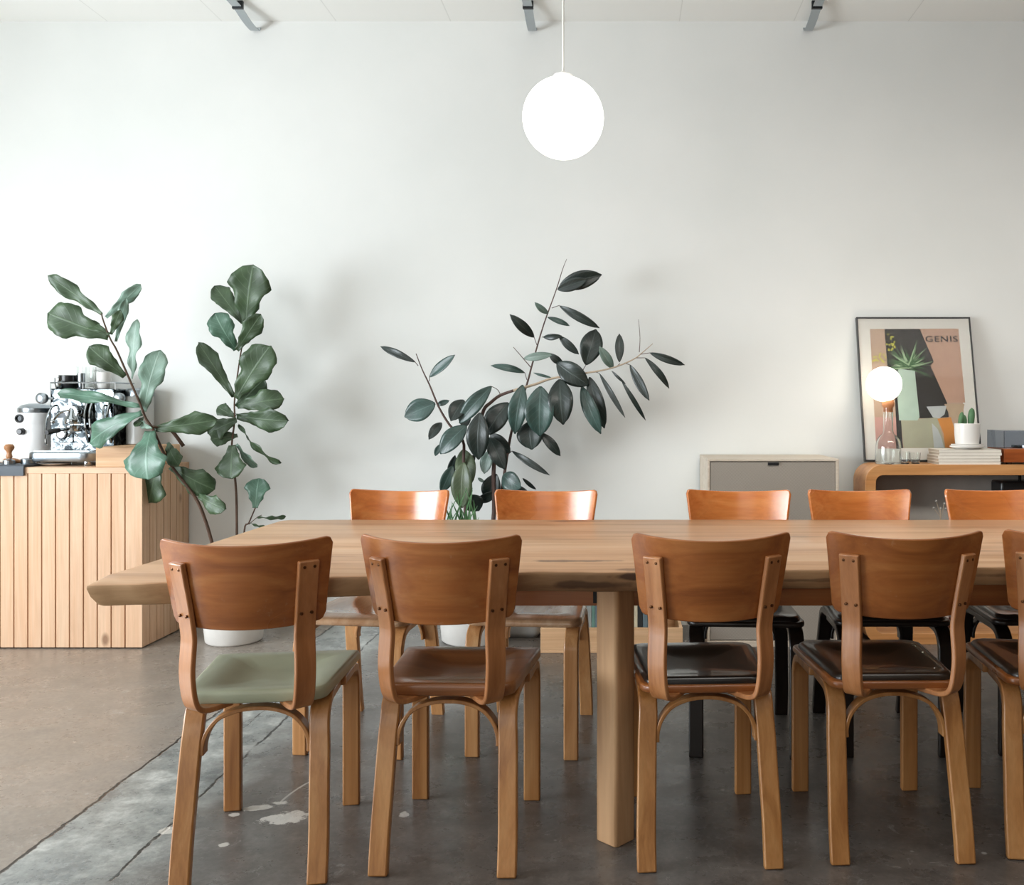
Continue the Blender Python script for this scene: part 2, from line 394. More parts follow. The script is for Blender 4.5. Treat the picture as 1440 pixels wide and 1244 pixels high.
# spilled paint
def blob(cx, cy, rx, ry, rot=0.0, soft=.06):
    mp = t.n('ShaderNodeMapping', vector_type='TEXTURE'); mp.inputs['Location'].default_value = (cx, cy, 0); mp.inputs['Rotation'].default_value = (0,0,rot); mp.inputs['Scale'].default_value = (rx, ry, 1)
    t.l(OB, mp.inputs['Vector']); s2 = t.n('ShaderNodeSeparateXYZ'); t.l(mp.outputs[0], s2.inputs[0])
    r = t.math('SQRT', t.math('ADD', t.math('POWER', s2.outputs[0], 2.0), t.math('POWER', s2.outputs[1], 2.0)))
    r = t.math('ADD', r, t.math('MULTIPLY', t.math('SUBTRACT', noise(26.0, 8.0, .7), .5), 2.6))
    return t.math('SUBTRACT', 1.0, step(r, 1-soft, 1+soft))
bl = None
for a in ((-.945,2.60,.062,.036,.35), (-1.055,2.665,.04,.018,.2), (-1.10,2.62,.014,.012,0), (-1.00,2.70,.02,.012,0), (-.955,2.86,.016,.02,0),
          (-1.24,2.52,.03,.02,0), (-.62,2.62,.015,.018,0), (-1.05,2.44,.012,.012,0), (-1.62,3.55,.012,.014,0)):
    b = blob(*a); bl = b if bl is None else t.math('MAXIMUM', bl, b)
# thin drip
d1 = t.math('ABSOLUTE', t.math('SUBTRACT', t.math('ADD', X, 1.0), t.math('MULTIPLY', t.math('POWER', t.math('SUBTRACT', Y, 2.68), 2.0), 1.2)))
dr = t.math('MULTIPLY', t.math('SUBTRACT', 1.0, step(d1, .002, .005)), t.math('MULTIPLY', step(Y, 2.68, 2.70), t.math('SUBTRACT', 1.0, step(Y, 2.84, 2.86))))
bl = t.math('MAXIMUM', bl, t.math('MULTIPLY', dr, .7))
c = t.mix(t.math('MULTIPLY', bl, .85), c, lin(206,202,194))
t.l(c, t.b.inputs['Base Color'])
t.l(t.ramp(med, [(0.3, (.20,)*3), (0.7, (.40,)*3)]), t.b.inputs['Roughness'])
hgt = t.math('SUBTRACT', t.math('MULTIPLY', med, .3), crack)
t.bump(hgt, .35, .006)
M['floor'] = t.mat

# ------------------------------------------------------------------ the room
YW = 4.93; ZC = 3.22; XL = -4.5; XR = 4.4; YF = -3.9
def structure(name, mb, mat, **kw):
    return tag(mb.build(name, mat, **kw), kind='structure')
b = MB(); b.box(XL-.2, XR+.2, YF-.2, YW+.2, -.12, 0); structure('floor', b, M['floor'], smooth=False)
b = MB(); b.box(XL-.2, XR+.2, YF-.2, YW+.2, ZC, ZC+.12); structure('ceiling', b, M['ceiling'], smooth=False)
b = MB(); b.box(XL-.2, XR+.2, YW, YW+.15, 0, ZC); structure('wall_back', b, M['wall'], smooth=False)
b = MB(); b.box(XR, XR+.15, YF, YW, 0, ZC); structure('wall_right', b, M['wall_dim'], smooth=False)
W0, W1, WZ0, WZ1 = -.28, 3.28, .38, 2.08
b = MB(); b.box(XL-.15, XL, YF, W0, 0, ZC); b.box(XL-.15, XL, W1, YW, 0, ZC); b.box(XL-.15, XL, W0, W1, 0, WZ0); b.box(XL-.15, XL, W0, W1, WZ1, ZC)
structure('wall_left', b, M['wall'], smooth=False)
b = MB()
for y in (W0+.03, (W0*2+W1)/3, (W0+2*W1)/3, W1-.03): b.box(XL-.09, XL-.03, y-.025, y+.025, WZ0, WZ1)
for z in (WZ0+.025, 1.5, WZ1-.025): b.box(XL-.085, XL-.035, W0, W1, z-.02, z+.02)
structure('window_1', b, M['white'], smooth=False)
V0, V1 = -3.4, .2
b = MB(); b.box(XL, V0, YF-.15, YF, 0, ZC); b.box(V1, XR, YF-.15, YF, 0, ZC); b.box(V0, V1, YF-.15, YF, 0, .65); b.box(V0, V1, YF-.15, YF, 2.8, ZC)
structure('wall_front', b, M['wall_dim'], smooth=False)
b = MB()
for x in (V0+.03, (V0+V1)/2, V1-.03): b.box(x-.03, x+.03, YF-.045, YF-.005, .65, 2.8)
structure('window_2', b, M['white'], smooth=False)

# ------------------------------------------------------------------ slatted counter
CY0 = 4.443; CXR = -2.307
ct = thing('slatted_counter', ((XL+CXR)/2, (CY0+YW)/2, 0), 'light pine counter clad in narrow upright slats, on the left wall side', 'counter')
ox, oy = -ct.location.x, -ct.location.y
b = MB(); b.box(XL+.02+ox, CXR-.02+ox, CY0+.02+oy, YW-.004+oy, .012, .842); b.build('carcass', M['plinth'], ct, smooth=False)
b = MB(); x = CXR; k = 0
while x > XL+.09:
    w = .080 if k == 0 else .0615
    b.box(x-w+ox, x+ox, CY0+oy, CY0+.020+oy, .006, .842); x -= w+.0053; k += 1
b.build('front_slats', M['pine'], ct, bevel=.0015, smooth=False)
b = MB(); y = CY0+.0205; k = 0
while y < YW-.03:
    w = .050 if k == 0 else .0625
    b.box(CXR-.020+ox, CXR+ox, y+oy, min(y+w, YW-.004)+oy, .006, .842); y += w+.0055; k += 1
b.build('side_slats', M['pine'], ct, bevel=.0015, smooth=False)
b = MB(); b.box(XL+.02+ox, CXR+ox, CY0+oy, YW-.004+oy, .842, .872); b.build('countertop', M['pine_top'], ct, bevel=.002, smooth=False)
ZT = .872

# ------------------------------------------------------------------ dining chairs
def chair_backrest():
    b = MB(); nt, nz = 40, 12; tm = math.radians(42); r = .020; th = .011
    ths = []
    for i in range(nt+1):
        s = -1+2*i/nt; ths.append(math.copysign(abs(s)**.8, s)*tm if s else 0)
    def P(theta, f, off):
        u = abs(theta)/tm
        zt = .832+.015*u*u; zb = .627+.010*u*u
        sd = .27*(tm-abs(theta)); drop = r-math.sqrt(max(0, r*r-(r-sd)**2)) if sd < r else 0
        z = (zb+drop)+(zt-drop-zb-drop)*f; g = (z-.63)/.21
        R = .25+.04*g+off; C = .215-.006*g-.02*math.sin(PI*max(0,min(1,g)))*0.15
        return (R*math.sin(theta), C-R*math.cos(theta)-.2275, z)
    for off in (0, th):
        for th_ in ths:
            for j in range(nz+1): b.v.append(P(th_, j/nz, off))
    n = (nt+1)*(nz+1); q = nz+1
    for i in range(nt):
        for j in range(nz):
            a = i*q+j
            b.f.append((a, a+1, a+q+1, a+q)); b.f.append((n+a, n+a+q, n+a+q+1, n+a+1))
        b.f.append((i*q, (i+1)*q, n+(i+1)*q, n+i*q)); b.f.append((i*q+nz, n+i*q+nz, n+(i+1)*q+nz, (i+1)*q+nz))
    for j in range(nz):
        b.f.append((j, n+j, n+j+1, j+1)); e = nt*q+j; b.f.append((e, e+1, n+e+1, n+e))
    b.m = [0]*len(b.f); return b
def slab(outline, ztop, zbot, rim=.008, rings=12, dish=None, rimb=.004):
    """solid plate with rounded rim; dish(x, y) lowers the top"""
    b = MB(); N = len(outline); cx = sum(p.x for p in outline)/N; cy = sum(p.y for p in outline)/N
    c = Vector((cx, cy)); md = .5*(sum((Vector((p.x,p.y))-c).length for p in outline)/N)*2
    prof = []
    for k in range(1, rings+1): prof.append(((1-rim/md)*k/rings, 0))
    for k in range(1, 6): a = PI/2*k/5; prof.append((1-rim/md+rim/md*math.sin(a), -(rim*(1-math.cos(a)))))
    vs = [(cx, cy, ztop+(dish(cx, cy) if dish else 0))]
    for s, dz in prof:
        for p in outline:
            x = cx+(p.x-cx)*s; y = cy+(p.y-cy)*s; vs.append((x, y, ztop+dz+(dish(x, y) if dish else 0)))
    s1 = 1-rimb/md
    for p in outline: vs.append((p.x, p.y, zbot+rimb))
    for p in outline: vs.append((cx+(p.x-cx)*s1, cy+(p.y-cy)*s1, zbot))
    fs = [(0, 1+k, 1+(k+1) % N) for k in range(N)]
    L = len(prof)+2
    for j in range(L-1):
        for k in range(N):
            k2 = (k+1) % N; fs.append((1+j*N+k, 1+(j+1)*N+k, 1+(j+1)*N+k2, 1+j*N+k2))
    fs.append(tuple(1+(L-1)*N+k for k in range(N-1, -1, -1)))
    b.add(vs, fs); return b
def seat_outline(grow=0.0):
    g = grow
    return round_poly([(-.168-g, .040-g), (.168+g, .040-g), (.198+g, .480+g-.03), (-.198-g, .480+g-.03)], [.045, .045, .040, .040], 7)
def seat_dish(x, y):
    return -.016*math.exp(-((x/.125)**4+((y-.22)/.13)**4)) - .008*max(0, (y-.36)/.09)**2
def shifted(b):
    b.v = [(x, y-.2275, z) for x, y, z in b.v]; return b
def make_chair(label, group, fr, bk, sp, seatm, padm=None):
    c = thing('dining_chair', (0,0,0), label, 'chair', group)
    if padm:
        shifted(slab(seat_outline(), .448, .428, .007, 10, lambda x, y: seat_dish(x, y)*.4)).build('seat', seatm, c, ang=50)
        def pd(x, y): return seat_dish(x, y)*.9 - .006*(abs(x)/.19)**4
        shifted(slab(seat_outline(-.012), .466, .442, .016, 12, pd)).build('seat_pad', padm, c, ang=60)
    else:
        shifted(slab(seat_outline(), .461, .430, .010, 24, lambda x, y: seat_dish(x, y)*1.35)).build('seat', seatm, c, ang=50)
    chair_backrest().build('backrest', bk, c, bevel=.003, ang=40)
    for s in (-1, 1):                                       # four bent-wood legs
        x0, x1 = s*.159, s*.150
        p = [(x0, 0, 0), (x0, .020, .095), (x0-s*.003, .041, .20), (x0-s*.006, .064, .31), (x1, .076, .365), (x1, .092, .398), (x1, .122, .415), (x1, .17, .418), (x1, .235, .418)]
        shifted2 = MB(); shifted2.strip(spline(p, 5), (1,0,0), .048, .024); shifted(shifted2).build('leg', fr, c, bevel=.004)
        p = [(s*.165, .455, 0), (s*.165, .455, .17), (s*.165, .454, .33), (s*.165, .448, .372), (s*.165, .426, .403), (s*.164, .39, .4155), (s*.163, .33, .418), (s*.160, .245, .418)]
        q = MB(); q.strip(spline(p, 5), (1,0,0), .048, .024); shifted(q).build('leg', fr, c, bevel=.004)
    q = MB(); p = [(-.127,.074,.300), (-.126,.076,.325), (-.115,.078,.357), (-.088,.079,.388), (-.045,.084,.404), (0,.086,.408), (.045,.084,.404), (.088,.079,.388), (.115,.078,.357), (.126,.076,.325), (.127,.074,.300)]
    q.strip(spline(p, 5), (0,1,0), .036, .010); shifted(q).build('brace', fr, c, bevel=.002)
    phi = math.radians(30)
    for s in (-1, 1):
        n = Vector((s*math.sin(phi), -math.cos(phi), 0)); ps_ = math.radians(40); n2 = Vector((s*math.sin(ps_), -math.cos(ps_), 0)); bd = Vector((math.cos(ps_), s*math.sin(ps_), 0))
        base = Vector((0, .215, 0))
        prof = [(.145,.4245), (.185,.4245), (.222,.427), (.247,.438), (.259,.462), (.2655,.50), (.267,.535), (.264,.575), (.262,.605), (.2655,.635), (.2745,.690), (.2855,.745), (.2945,.790)]
        pts = [base+n*(r+.003)+Vector((0,0,z)) for r, z in prof]
        pts = [Vector((p.x, p.y-.2275-.006*max(0,min(1,(p.z-.63)/.21)), p.z)) for p in spline(pts, 5)]
        q = MB(); q.strip(pts, bd, .052, .013); so = q.build('back_support', sp, c, bevel=.003)
        for z, r in ((.775,.2915), (.662,.2705)):           # two pairs of screws
            for k in (-1, 1):
                cp = base+n*(r+.003)+n2*.0065+bd*(k*.013)+Vector((0, -.2275-.004, z))
                q = MB(); q.lathe([(.0038, -.003), (.0038, .0012), (.002, .0022)], (0,0,0), 10)
                rot = n2.to_track_quat('Z', 'Y').to_matrix()
                q.v = [tuple(rot @ Vector(v) + cp) for v in q.v]
                q.build('screw', M['screw'], so)
    return c
NG = 'birch dining chairs on the near side of the table'; FG = 'birch dining chairs on the far side of the table'
def place(c, x, y, deg):
    c.location = (x, y, 0); c.rotation_euler = (0, 0, math.radians(deg))
c1 = make_chair('birch dining chair with a sage green painted seat, at the left end', NG, M['frame'], M['back'], M['support'], M['green']); place(c1, -.924, 2.445, 7)
c2 = make_chair('birch dining chair with a bare brown wooden seat, right of the green seated one', NG, M['frame'], M['back'], M['support'], M['seat']); place(c2, -.436, 2.4995, -1.5)
c3 = make_chair('birch dining chair with a black seat pad, just right of the near table post', NG, M['frame'], M['back'], M['support'], M['seatedge'], M['black']); place(c3, .208, 2.531, 3)
c4 = make_chair('near side birch chair with scratched backrest and dark brown seat, whole in view', NG, M['frame'], M['back'], M['support'], M['seatedge'], M['darkbrown']); place(c4, .705, 2.5625, 1)
c5 = copy_tree(c4); c5['label'] = 'birch dining chair cut off by the right edge of the photo, near side'; place(c5, 1.197, 2.565, -8)
f1 = make_chair('orange birch dining chair on the far side, leftmost, its backrest reflecting the window', FG, M['fframe'], M['fback'], M['fback'], M['pale_seat']); place(f1, -.880, 3.285, 173)
f2 = copy_tree(f1); f2['label'] = 'orange birch dining chair on the far side, in front of the rubber plant'; place(f2, -.312, 3.275, 175)
f3 = make_chair('far side chair with orange backrest and black legs, before the grey woven cabinet', FG, M['ebony'], M['fback'], M['ebony'], M['ebony'], M['black']); place(f3, .425, 3.275, 176)
f4 = copy_tree(f3); f4['label'] = 'far side dining chair with orange backrest and black legs, in front of the shelf corner'; place(f4, .905, 3.285, 180)
f5 = copy_tree(f3); f5['label'] = 'far side dining chair with orange backrest, at the right edge of the photo'; place(f5, 1.435, 3.30, 181)

# ------------------------------------------------------------------ big plank table
TZ = .735
tb = thing('dining_table', (.90, 2.9, 0), 'long thick plank dining table with a live edge on heavy posts', 'table')
ox, oy = -.90, -2.9
fr_ = [(-1.262,2.178), (-1.20,2.186), (-1.06,2.212), (-.85,2.248), (-.63,2.302), (-.40,2.335), (-.24,2.354), (-.10,2.358), (.05,2.354), (.22,2.372), (.45,2.392), (.70,2.408), (.99,2.434), (1.4,2.43), (1.9,2.42), (2.5,2.43), (2.9,2.44)]
fp = spline([(x, y, 0) for x, y in fr_], 4)
bk_ = [(2.9,3.470), (1.6,3.474), (.6,3.472), (-.3,3.474), (-.9,3.473), (-1.20,3.470), (-1.262,3.455), (-1.275,3.38), (-1.278,3.0), (-1.282,2.6), (-1.288,2.30)]
bp = spline([(x, y, 0) for x, y in bk_], 4)
out = fp+bp
out = [p+Vector((0, .004*math.sin(p.x*23)+.003*math.sin(p.x*57+1), 0)) for p in out]
N = len(out); cc = Vector((.8, 2.86, 0)); b = MB(); vs = []; prof = [(0, TZ-.004, 0), (.004, TZ-.0005, 0)]
def inset(p, d):
    q = p.copy()
    if p.y < 2.7: q.y += d*.8
    if p.y > 3.3: q.y -= d*.8
    if p.x < -1.1: q.x += d*1.3
    if p.x > 2.8: q.x -= d
    return q
levels = [(.006, TZ), (.001, TZ-.003), (0, TZ-.010), (.006, TZ-.030), (.018, TZ-.050), (.026, TZ-.054)]
for d, z in levels:
    for p in out:
        q = inset(p, d*(1+.25*math.sin(p.x*9+p.y*5))); vs.append((q.x+ox, q.y+oy, z))
fs = []; mi = []
for j in range(len(levels)-1):
    for k in range(N):
        k2 = (k+1) % N; fs.append((j*N+k, (j+1)*N+k, (j+1)*N+k2, j*N+k2)); mi.append(0 if j < 1 else 1)
fs.append(tuple(range(N))); mi.append(0)
fs.append(tuple((len(levels)-1)*N+k for k in range(N-1, -1, -1))); mi.append(1)
b.add(vs, fs); b.m = mi
b.build('tabletop', [M['table'], M['table_edge']], tb, ang=50)
def post(x, y, rot, w):
    q = MB(); h = w/2; ch = .006
    o2 = [(-h+ch,-h),(h-ch,-h),(h,-h+ch),(h,h-ch),(h-ch,h),(-h+ch,h),(-h,h-ch),(-h,-h+ch)]
    vs = []
    for z in (0, .18, .36, .54, TZ-.0535):
        for (a, b_) in o2:
            a2 = a*(1+.012*math.sin(z*13)); vs.append((x+ox+a2*math.cos(rot)-b_*math.sin(rot), y+oy+a2*math.sin(rot)+b_*math.cos(rot), z))
    fs = [(j*8+k, j*8+(k+1) % 8, (j+1)*8+(k+1) % 8, (j+1)*8+k) for j in range(4) for k in range(8)]
    fs.append(tuple(range(7,-1,-1))); fs.append(tuple(32+k for k in range(8))); q.add(vs, fs); return q
for px in (0, 2.05):
    post(-.018+px, 2.470, math.radians(-43), .076).build('leg', M['post'], tb, bevel=.003)
    post(-.018+px, 3.22, math.radians(-43), .076).build('leg', M['post'], tb, bevel=.003)
    b = MB()
    b.box(-.078+px+ox, -.066+px+ox, 2.47+oy, 3.22+oy, .630, TZ-.054); b.box(.045+px+ox, .057+px+ox, 2.47+oy, 3.22+oy, .630, TZ-.054)
    b.box(-.078+px+ox, .057+px+ox, 2.53+oy, 3.16+oy, TZ-.062, TZ-.054)
    b.build('bracket', M['blackmetal'], tb, bevel=.001, smooth=False)
b = MB(); b.box(-.52+ox, 2.55+ox, 2.66+oy, 2.71+oy, .583, TZ-.054); b.build('apron', M['back'], tb, bevel=.003, smooth=False)

# ------------------------------------------------------------------ leaves
def leaf(b, uvs, p0, p1, w, kind, mi, roll=0.0, bend=0.12, fold=.12, toward=None, petiole=0.0):
    """one curved leaf from base p0 to tip p1 (world points), w = full width in metres"""
    p0 = Vector(p0); p1 = Vector(p1); a = p1-p0; L = a.length; ad = a/L
    view = Vector((0, 1, 0)); u = ad.cross(view)
    if u.length < .1: u = Vector((1,0,0))
    u.normalize(); v = u.cross(ad).normalized()
    if v.y > 0: v = -v
    wd = (u*math.cos(roll)+v*math.sin(roll)).normalized(); nn = ad.cross(wd).normalized()
    if nn.dot(Vector((0,-1,.3))) < 0: nn = -nn
    na, nw = 20, 6; vs = []; fs = []; ph = rnd.random()*6
    for i in range(na+1):
        s = i/na
        if kind == 'fig':
            wp = (math.sin(PI*min(1, s**1.7*.955+.045)))**.62*(.70+.34*s)
            wp *= 1-.16*math.exp(-((s-.42)/.13)**2)
            wv = 1+.07*math.sin(s*19+ph)+.04*math.sin(s*37+2*ph)
        elif kind == 'rub':
            wp = math.sin(PI*(s*.98+.01))**.72; wv = 1
            if s > .9: wp *= .75
        else:
            wp = math.sin(PI*(s*.97+.02))**.6; wv = 1
        cen = p0+a*s+nn*(bend*L*math.sin(PI*s)) + Vector((0,0,-.0))*s
        for j in range(nw+1):
            q = -1+2*j/nw; hw = w/2*wp*wv
            rip = (.035*L*math.sin(s*15+ph+q)*abs(q)**2 if kind == 'fig' else .008*L*math.sin(s*9+ph)*abs(q))
            vs.append(cen+wd*(q*hw*math.cos(fold*1.5))+nn*(abs(q)*hw*fold*2+rip-0.10*L*0*s))
            uvs.append((j/nw, s))
    for i in range(na):
        for j in range(nw):
            k = i*(nw+1)+j; fs.append((k, k+1, k+nw+2, k+nw+1))
    b.add(vs, fs, mi)
def foliage(name, specs, kind, mats, parent, dfun):
    b = MB(); uvs = []; o0 = parent.location
    for sp in specs:
        (x0, y0, x1, y1, w, mi) = sp[:6]; ex = sp[6] if len(sp) > 6 else {}
        d = dfun(x0, y0)+ex.get('d', 0); dt = ex.get('dt', rnd.uniform(-.07, .05)); roll = ex.get('roll', rnd.uniform(-.35, .35))
        P0 = at(x0, y0, d); P1 = at(x1, y1, d+dt)
        leaf(b, uvs, P0, P1, w*d/F/math.cos(roll), kind, mi, roll, ex.get('bend', rnd.uniform(.02, .12)), ex.get('fold', .05 if kind == 'fig' else .09))
    b.v = [(x-o0.x, y-o0.y, z-o0.z) for x, y, z in b.v]
    o = b.build(name, mats, parent, ang=180)
    uvl = o.data.uv_layers.new(name='UVMap')
    for lp in o.data.loops: uvl.data[lp.index].uv = uvs[lp.vertex_index]
    so = o.modifiers.new('solidify', 'SOLIDIFY'); so.thickness = .0012; so.offset = 0
    return o
def stems(name, paths, mat, parent, n=4):
    b = MB(); o0 = parent.location
    for pts in paths:
        sp = spline([at(p[0], p[1], p[2]) for p in pts], n); r0, r1 = pts[0][3], pts[-1][3]
        L = len(sp); b.tube(sp, [r0+(r1-r0)*k/(L-1) for k in range(L)], 8)
    b.v = [(x-o0.x, y-o0.y, z-o0.z) for x, y, z in b.v]
    return b.build(name, mat, parent, ang=180)
def pot(b, r0, r1, h, t=.012, inner=.03):
    b.lathe([(r0*.92, 0), (r0, .01), (r0+(r1-r0)*.5, h*.5), (r1, h-.006), (r1-.003, h), (r1-t+.003, h), (r1-t, h-.006), (r1-t, h-inner)], (0,0,0), 48)

# fiddle leaf fig
fg = thing('fiddle_leaf_fig', (-1.93, 4.60, 0), 'tall fiddle leaf fig with broad green leaves in a white pot by the slatted counter', 'potted plant')
b = MB(); pot(b, .135, .165, .30); b.build('pot', M['planter'], fg, ang=50)
b = MB(); b.lathe([(.001,.272), (.08,.276), (.152,.268), (.152,.26), (.001,.26)], (0,0,0), 32, cap=False); b.build('soil', M['soil'], fg)
dA = lambda x, y: 4.27+max(0, min(1, (y-430)/360))*.26
stems('stem', [
    [(325,862,4.60,.009), (300,770,4.52,.007), (290,735,4.50,.007), (278,705,4.47,.006), (262,682,4.45,.006), (245,660,4.43,.006), (230,636,4.42,.006), (215,603,4.38,.0065), (205,588,4.36,.006), (198,570,4.35,.006), (185,540,4.33,.005), (172,510,4.31,.005), (163,490,4.29,.005), (155,476,4.28,.005), (145,450,4.26,.004), (143,441,4.26,.003)],
    [(213,600,4.38,.006), (226,600,4.40,.006), (240,604,4.42,.008), (258,627,4.45,.009)],
    [(333,862,4.60,.007), (333,745,4.58,.006), (332,690,4.57,.006), (328,650,4.56,.006), (326,625,4.56,.006), (330,590,4.55,.006), (330,560,4.55,.005), (338,500,4.55,.004), (348,450,4.55,.003)],
    [(338,862,4.60,.005), (343,750,4.56,.004), (350,735,4.55,.004), (359,714,4.54,.003)],
    [(350,737,4.55,.002), (362,727,4.54,.002), (368,724,4.54,.0015)],
    [(206,590,4.36,.003), (200,578,4.34,.003)],
], M['stemA'], fg)
figA = [
 (144,442,67,387,25,0,{'bend':-.05}), (153,473,67,440,54,0,{'dt':-.03,'roll':.1}), (149,446,198,400,17,1,{'roll':.5}), (163,480,178,418,12,1,{'roll':.5,'d':.02}), (154,470,121,455,16,0,{'roll':.5,'d':-.03}),
 (176,529,125,487,34,0,{'roll':.2}), (186,532,192,449,24,1), (202,578,225,492,38,1,{'roll':.15}), (198,572,80,553,19,2,{'bend':.06,'d':-.02,'roll':.5}),
 (199,580,127,622,40,2,{'roll':.2,'d':-.02}), (215,603,306,590,34,0,{'dt':.03,'roll':.2}), (212,606,208,674,66,2,{'roll':.05,'dt':-.06,'d':-.02}), (222,650,210,707,46,0,{'d':.03,'roll':.05}),
 (240,655,302,688,42,0,{'d':.03}), (280,696,317,716,29,0), (236,622,252,655,24,0,{'d':.06}),
]
figA += [(156,470,170,436,15,0,{'roll':.4,'d':-.02}), (214,602,196,594,12,1,{'d':-.03}), (203,585,190,600,12,0,{'d':.02})]
figB = [
 (346,456,356,372,60,0,{'roll':.1,'fold':.07}), (341,453,302,402,30,0,{'d':.03,'roll':.3}), (332,492,302,440,38,2,{'roll':.15}), (333,492,367,442,27,0,{'roll':.4}), (329,558,279,482,26,0,{'roll':.4}),
 (332,560,380,486,52,0,{'roll':.1,'d':-.03}), (335,571,399,560,36,0,{'dt':-.02}), (333,572,372,532,34,0,{'d':.04}), (333,585,405,592,36,0,{'dt':-.04}), (331,586,306,572,20,0), (333,590,293,610,36,0,{'d':-.03}), (334,612,296,618,26,0,{'d':.03}),
 (336,596,394,652,11,0,{'roll':.9}), (327,626,325,673,47,0,{'d':-.02,'roll':.1}), (333,624,361,657,15,1,{'roll':.4}), (359,714,364,672,36,2,{'roll':.1}), (362,727,402,726,7,0,{'roll':.9}), (352,735,378,742,7,0,{'roll':.8}),
]
foliage('foliage', figA+figB, 'fig', FIG, fg, lambda x, y: dA(x, y) if (x < 262 and y < 690) or (x < 290 and y < 703 and y > 650) else 4.55)

# rubber plant
rb = thing('rubber_plant', (-.735, 4.62, 0), 'sprawling rubber plant with dark leathery leaves in a wide white planter', 'potted plant')
b = MB(); pot(b, .165, .195, .36); b.build('pot', M['planter'], rb, ang=50)
b = MB(); b.lathe([(.001,.332), (.1,.336), (.182,.328), (.182,.32), (.001,.32)], (0,0,0), 32, cap=False); b.build('soil', M['soil'], rb)
stems('stem', [
    [(658,835,4.62,.010), (655,740,4.62,.008), (652,650,4.62,.008), (651,620,4.62,.0075), (632,597,4.61,.006), (617,572,4.60,.006), (604,541,4.59,.005), (594,520,4.58,.004), (585,497,4.57,.002)],
    [(672,835,4.64,.012), (693,740,4.64,.010), (694,670,4.64,.009), (693,640,4.64,.008), (676,605,4.63,.008), (680,577,4.62,.008), (690,566,4.62,.008), (703,556,4.62,.007), (722,549,4.61,.007)],
    [(676,835,4.66,.010), (700,740,4.67,.008), (706,690,4.67,.008), (711,655,4.67,.008), (719,608,4.67,.007), (730,572,4.67,.007), (741,540,4.67,.006), (749,510,4.67,.006), (764,458,4.68,.005), (782,408,4.69,.004), (791,379,4.69,.002), (797,364,4.69,.001)],
    [(899,495,4.58,.002), (900,475,4.58,.0015), (898,449,4.58,.001)], [(747,517,4.67,.0025), (735,503,4.66,.002), (722,488,4.66,.0015)],
    [(588,514,4.58,.002), (583,508,4.58,.0015)], [(604,536,4.58,.002), (604,528,4.58,.0015)], [(691,543,4.60,.0015), (700,548,4.61,.002), (704,556,4.62,.002)],
    [(755,485,4.67,.002), (751,474,4.67,.0015)], [(762,474,4.68,.002), (770,472,4.68,.0015)], [(776,433,4.68,.002), (787,429,4.68,.0015)], [(824,513,4.66,.0015), (817,525,4.62,.002)],
    [(914,496,4.57,.0015), (900,498,4.58,.002)], [(907,503,4.57,.0015), (895,503,4.58,.002)], [(886,513,4.58,.0015), (878,510,4.59,.002)], [(872,511,4.59,.0015), (867,515,4.59,.002)],
    [(843,525,4.60,.0015), (836,522,4.60,.002)], [(738,524,4.67,.0015), (741,534,4.67,.002)], [(720,634,4.67,.0015), (713,640,4.67,.002)],
], M['stemB'], rb)
stems('pale_branch', [[(722,549,4.61,.0072), (753,540,4.61,.007), (776,532,4.61,.0065), (814,526,4.60,.006), (858,518,4.59,.005), (889,506,4.58,.004), (904,495,4.58,.003), (918,483,4.57,.0015)]], M['stemP'], rb)['label'] = 'pale bark branch'
rub = [
 (584,509,535,487,11,0), (604,530,640,499,14,1), (612,567,569,586,32,1,{'roll':.1}), (614,569,632,563,8,1), (652,562,634,592,24,0), (691,543,646,595,24,1,{'roll':.1,'d':-.05}),
 (715,566,683,612,32,0,{'d':-.02}), (656,598,619,638,28,1,{'d':-.04}), (618,625,612,641,8,1), (621,594,603,618,14,0), (675,580,673,646,33,0,{'d':-.09,'roll':.1}), (688,633,681,666,18,2),
 (651,632,662,682,30,3,{'d':.03}), (652,650,650,714,31,3,{'d':-.06,'roll':.1}), (637,655,620,692,18,1), (688,615,710,660,24,0,{'d':-.02}), (690,610,718,636,22,0), (720,634,773,668,10,0),
 (698,666,686,704,28,0,{'roll':.1}), (707,668,733,686,28,1,{'roll':.1}), (735,672,754,688,6,0), (715,684,743,692,11,0), (660,696,674,718,28,0), (682,678,672,672,5,2), (700,690,670,705,14,0),
 (784,407,825,393,18,0,{'roll':.1}), (787,402,846,386,26,0,{'roll':.1,'d':.03}), (771,441,752,425,9,2), (787,430,843,461,13,0), (770,446,801,458,8,1), (751,474,717,442,15,0), (764,474,790,472,9,0,{'roll':.3}), (786,472,814,498,12,0), 
 (824,513,838,463,32,0,{'roll':.05}), (862,518,843,487,14,2), (783,510,828,542,31,0,{'roll':.05}), (778,498,736,504,12,2), (772,497,792,512,11,0), (738,524,690,514,10,1), (750,524,776,531,4,1),
 (871,509,871,469,13,0,{'roll':.1}), (914,496,963,513,11,0), (907,503,941,546,10,0), (886,513,913,563,13,0), (860,521,880,540,4,0), (874,535,908,591,7,0), (843,525,879,587,8,0), 
 (829,530,850,602,24,0,{'roll':.1}), (818,543,845,610,21,1,{'roll':.1}), (787,533,792,597,36,0,{'roll':.02,'d':-.03,'fold':.13}), (760,543,759,613,42,1,{'roll':.02,'d':-.06,'fold':.14}), (735,541,724,610,27,1,{'roll':.05,'d':-.05,'fold':.13}),
 (745,592,748,632,38,0,{'roll':.1}), (760,608,788,641,14,0), (660,575,650,600,20,0), (700,585,690,608,20,0), (668,640,645,665,16,0,{'d':.04}), (640,640,632,668,12,0,{'d':.05}),
]
foliage('foliage', rub, 'rub', RUB, rb, lambda x, y: 4.64-(max(0, x-730)/230*.05)-(max(0, 650-x)/110*.05))
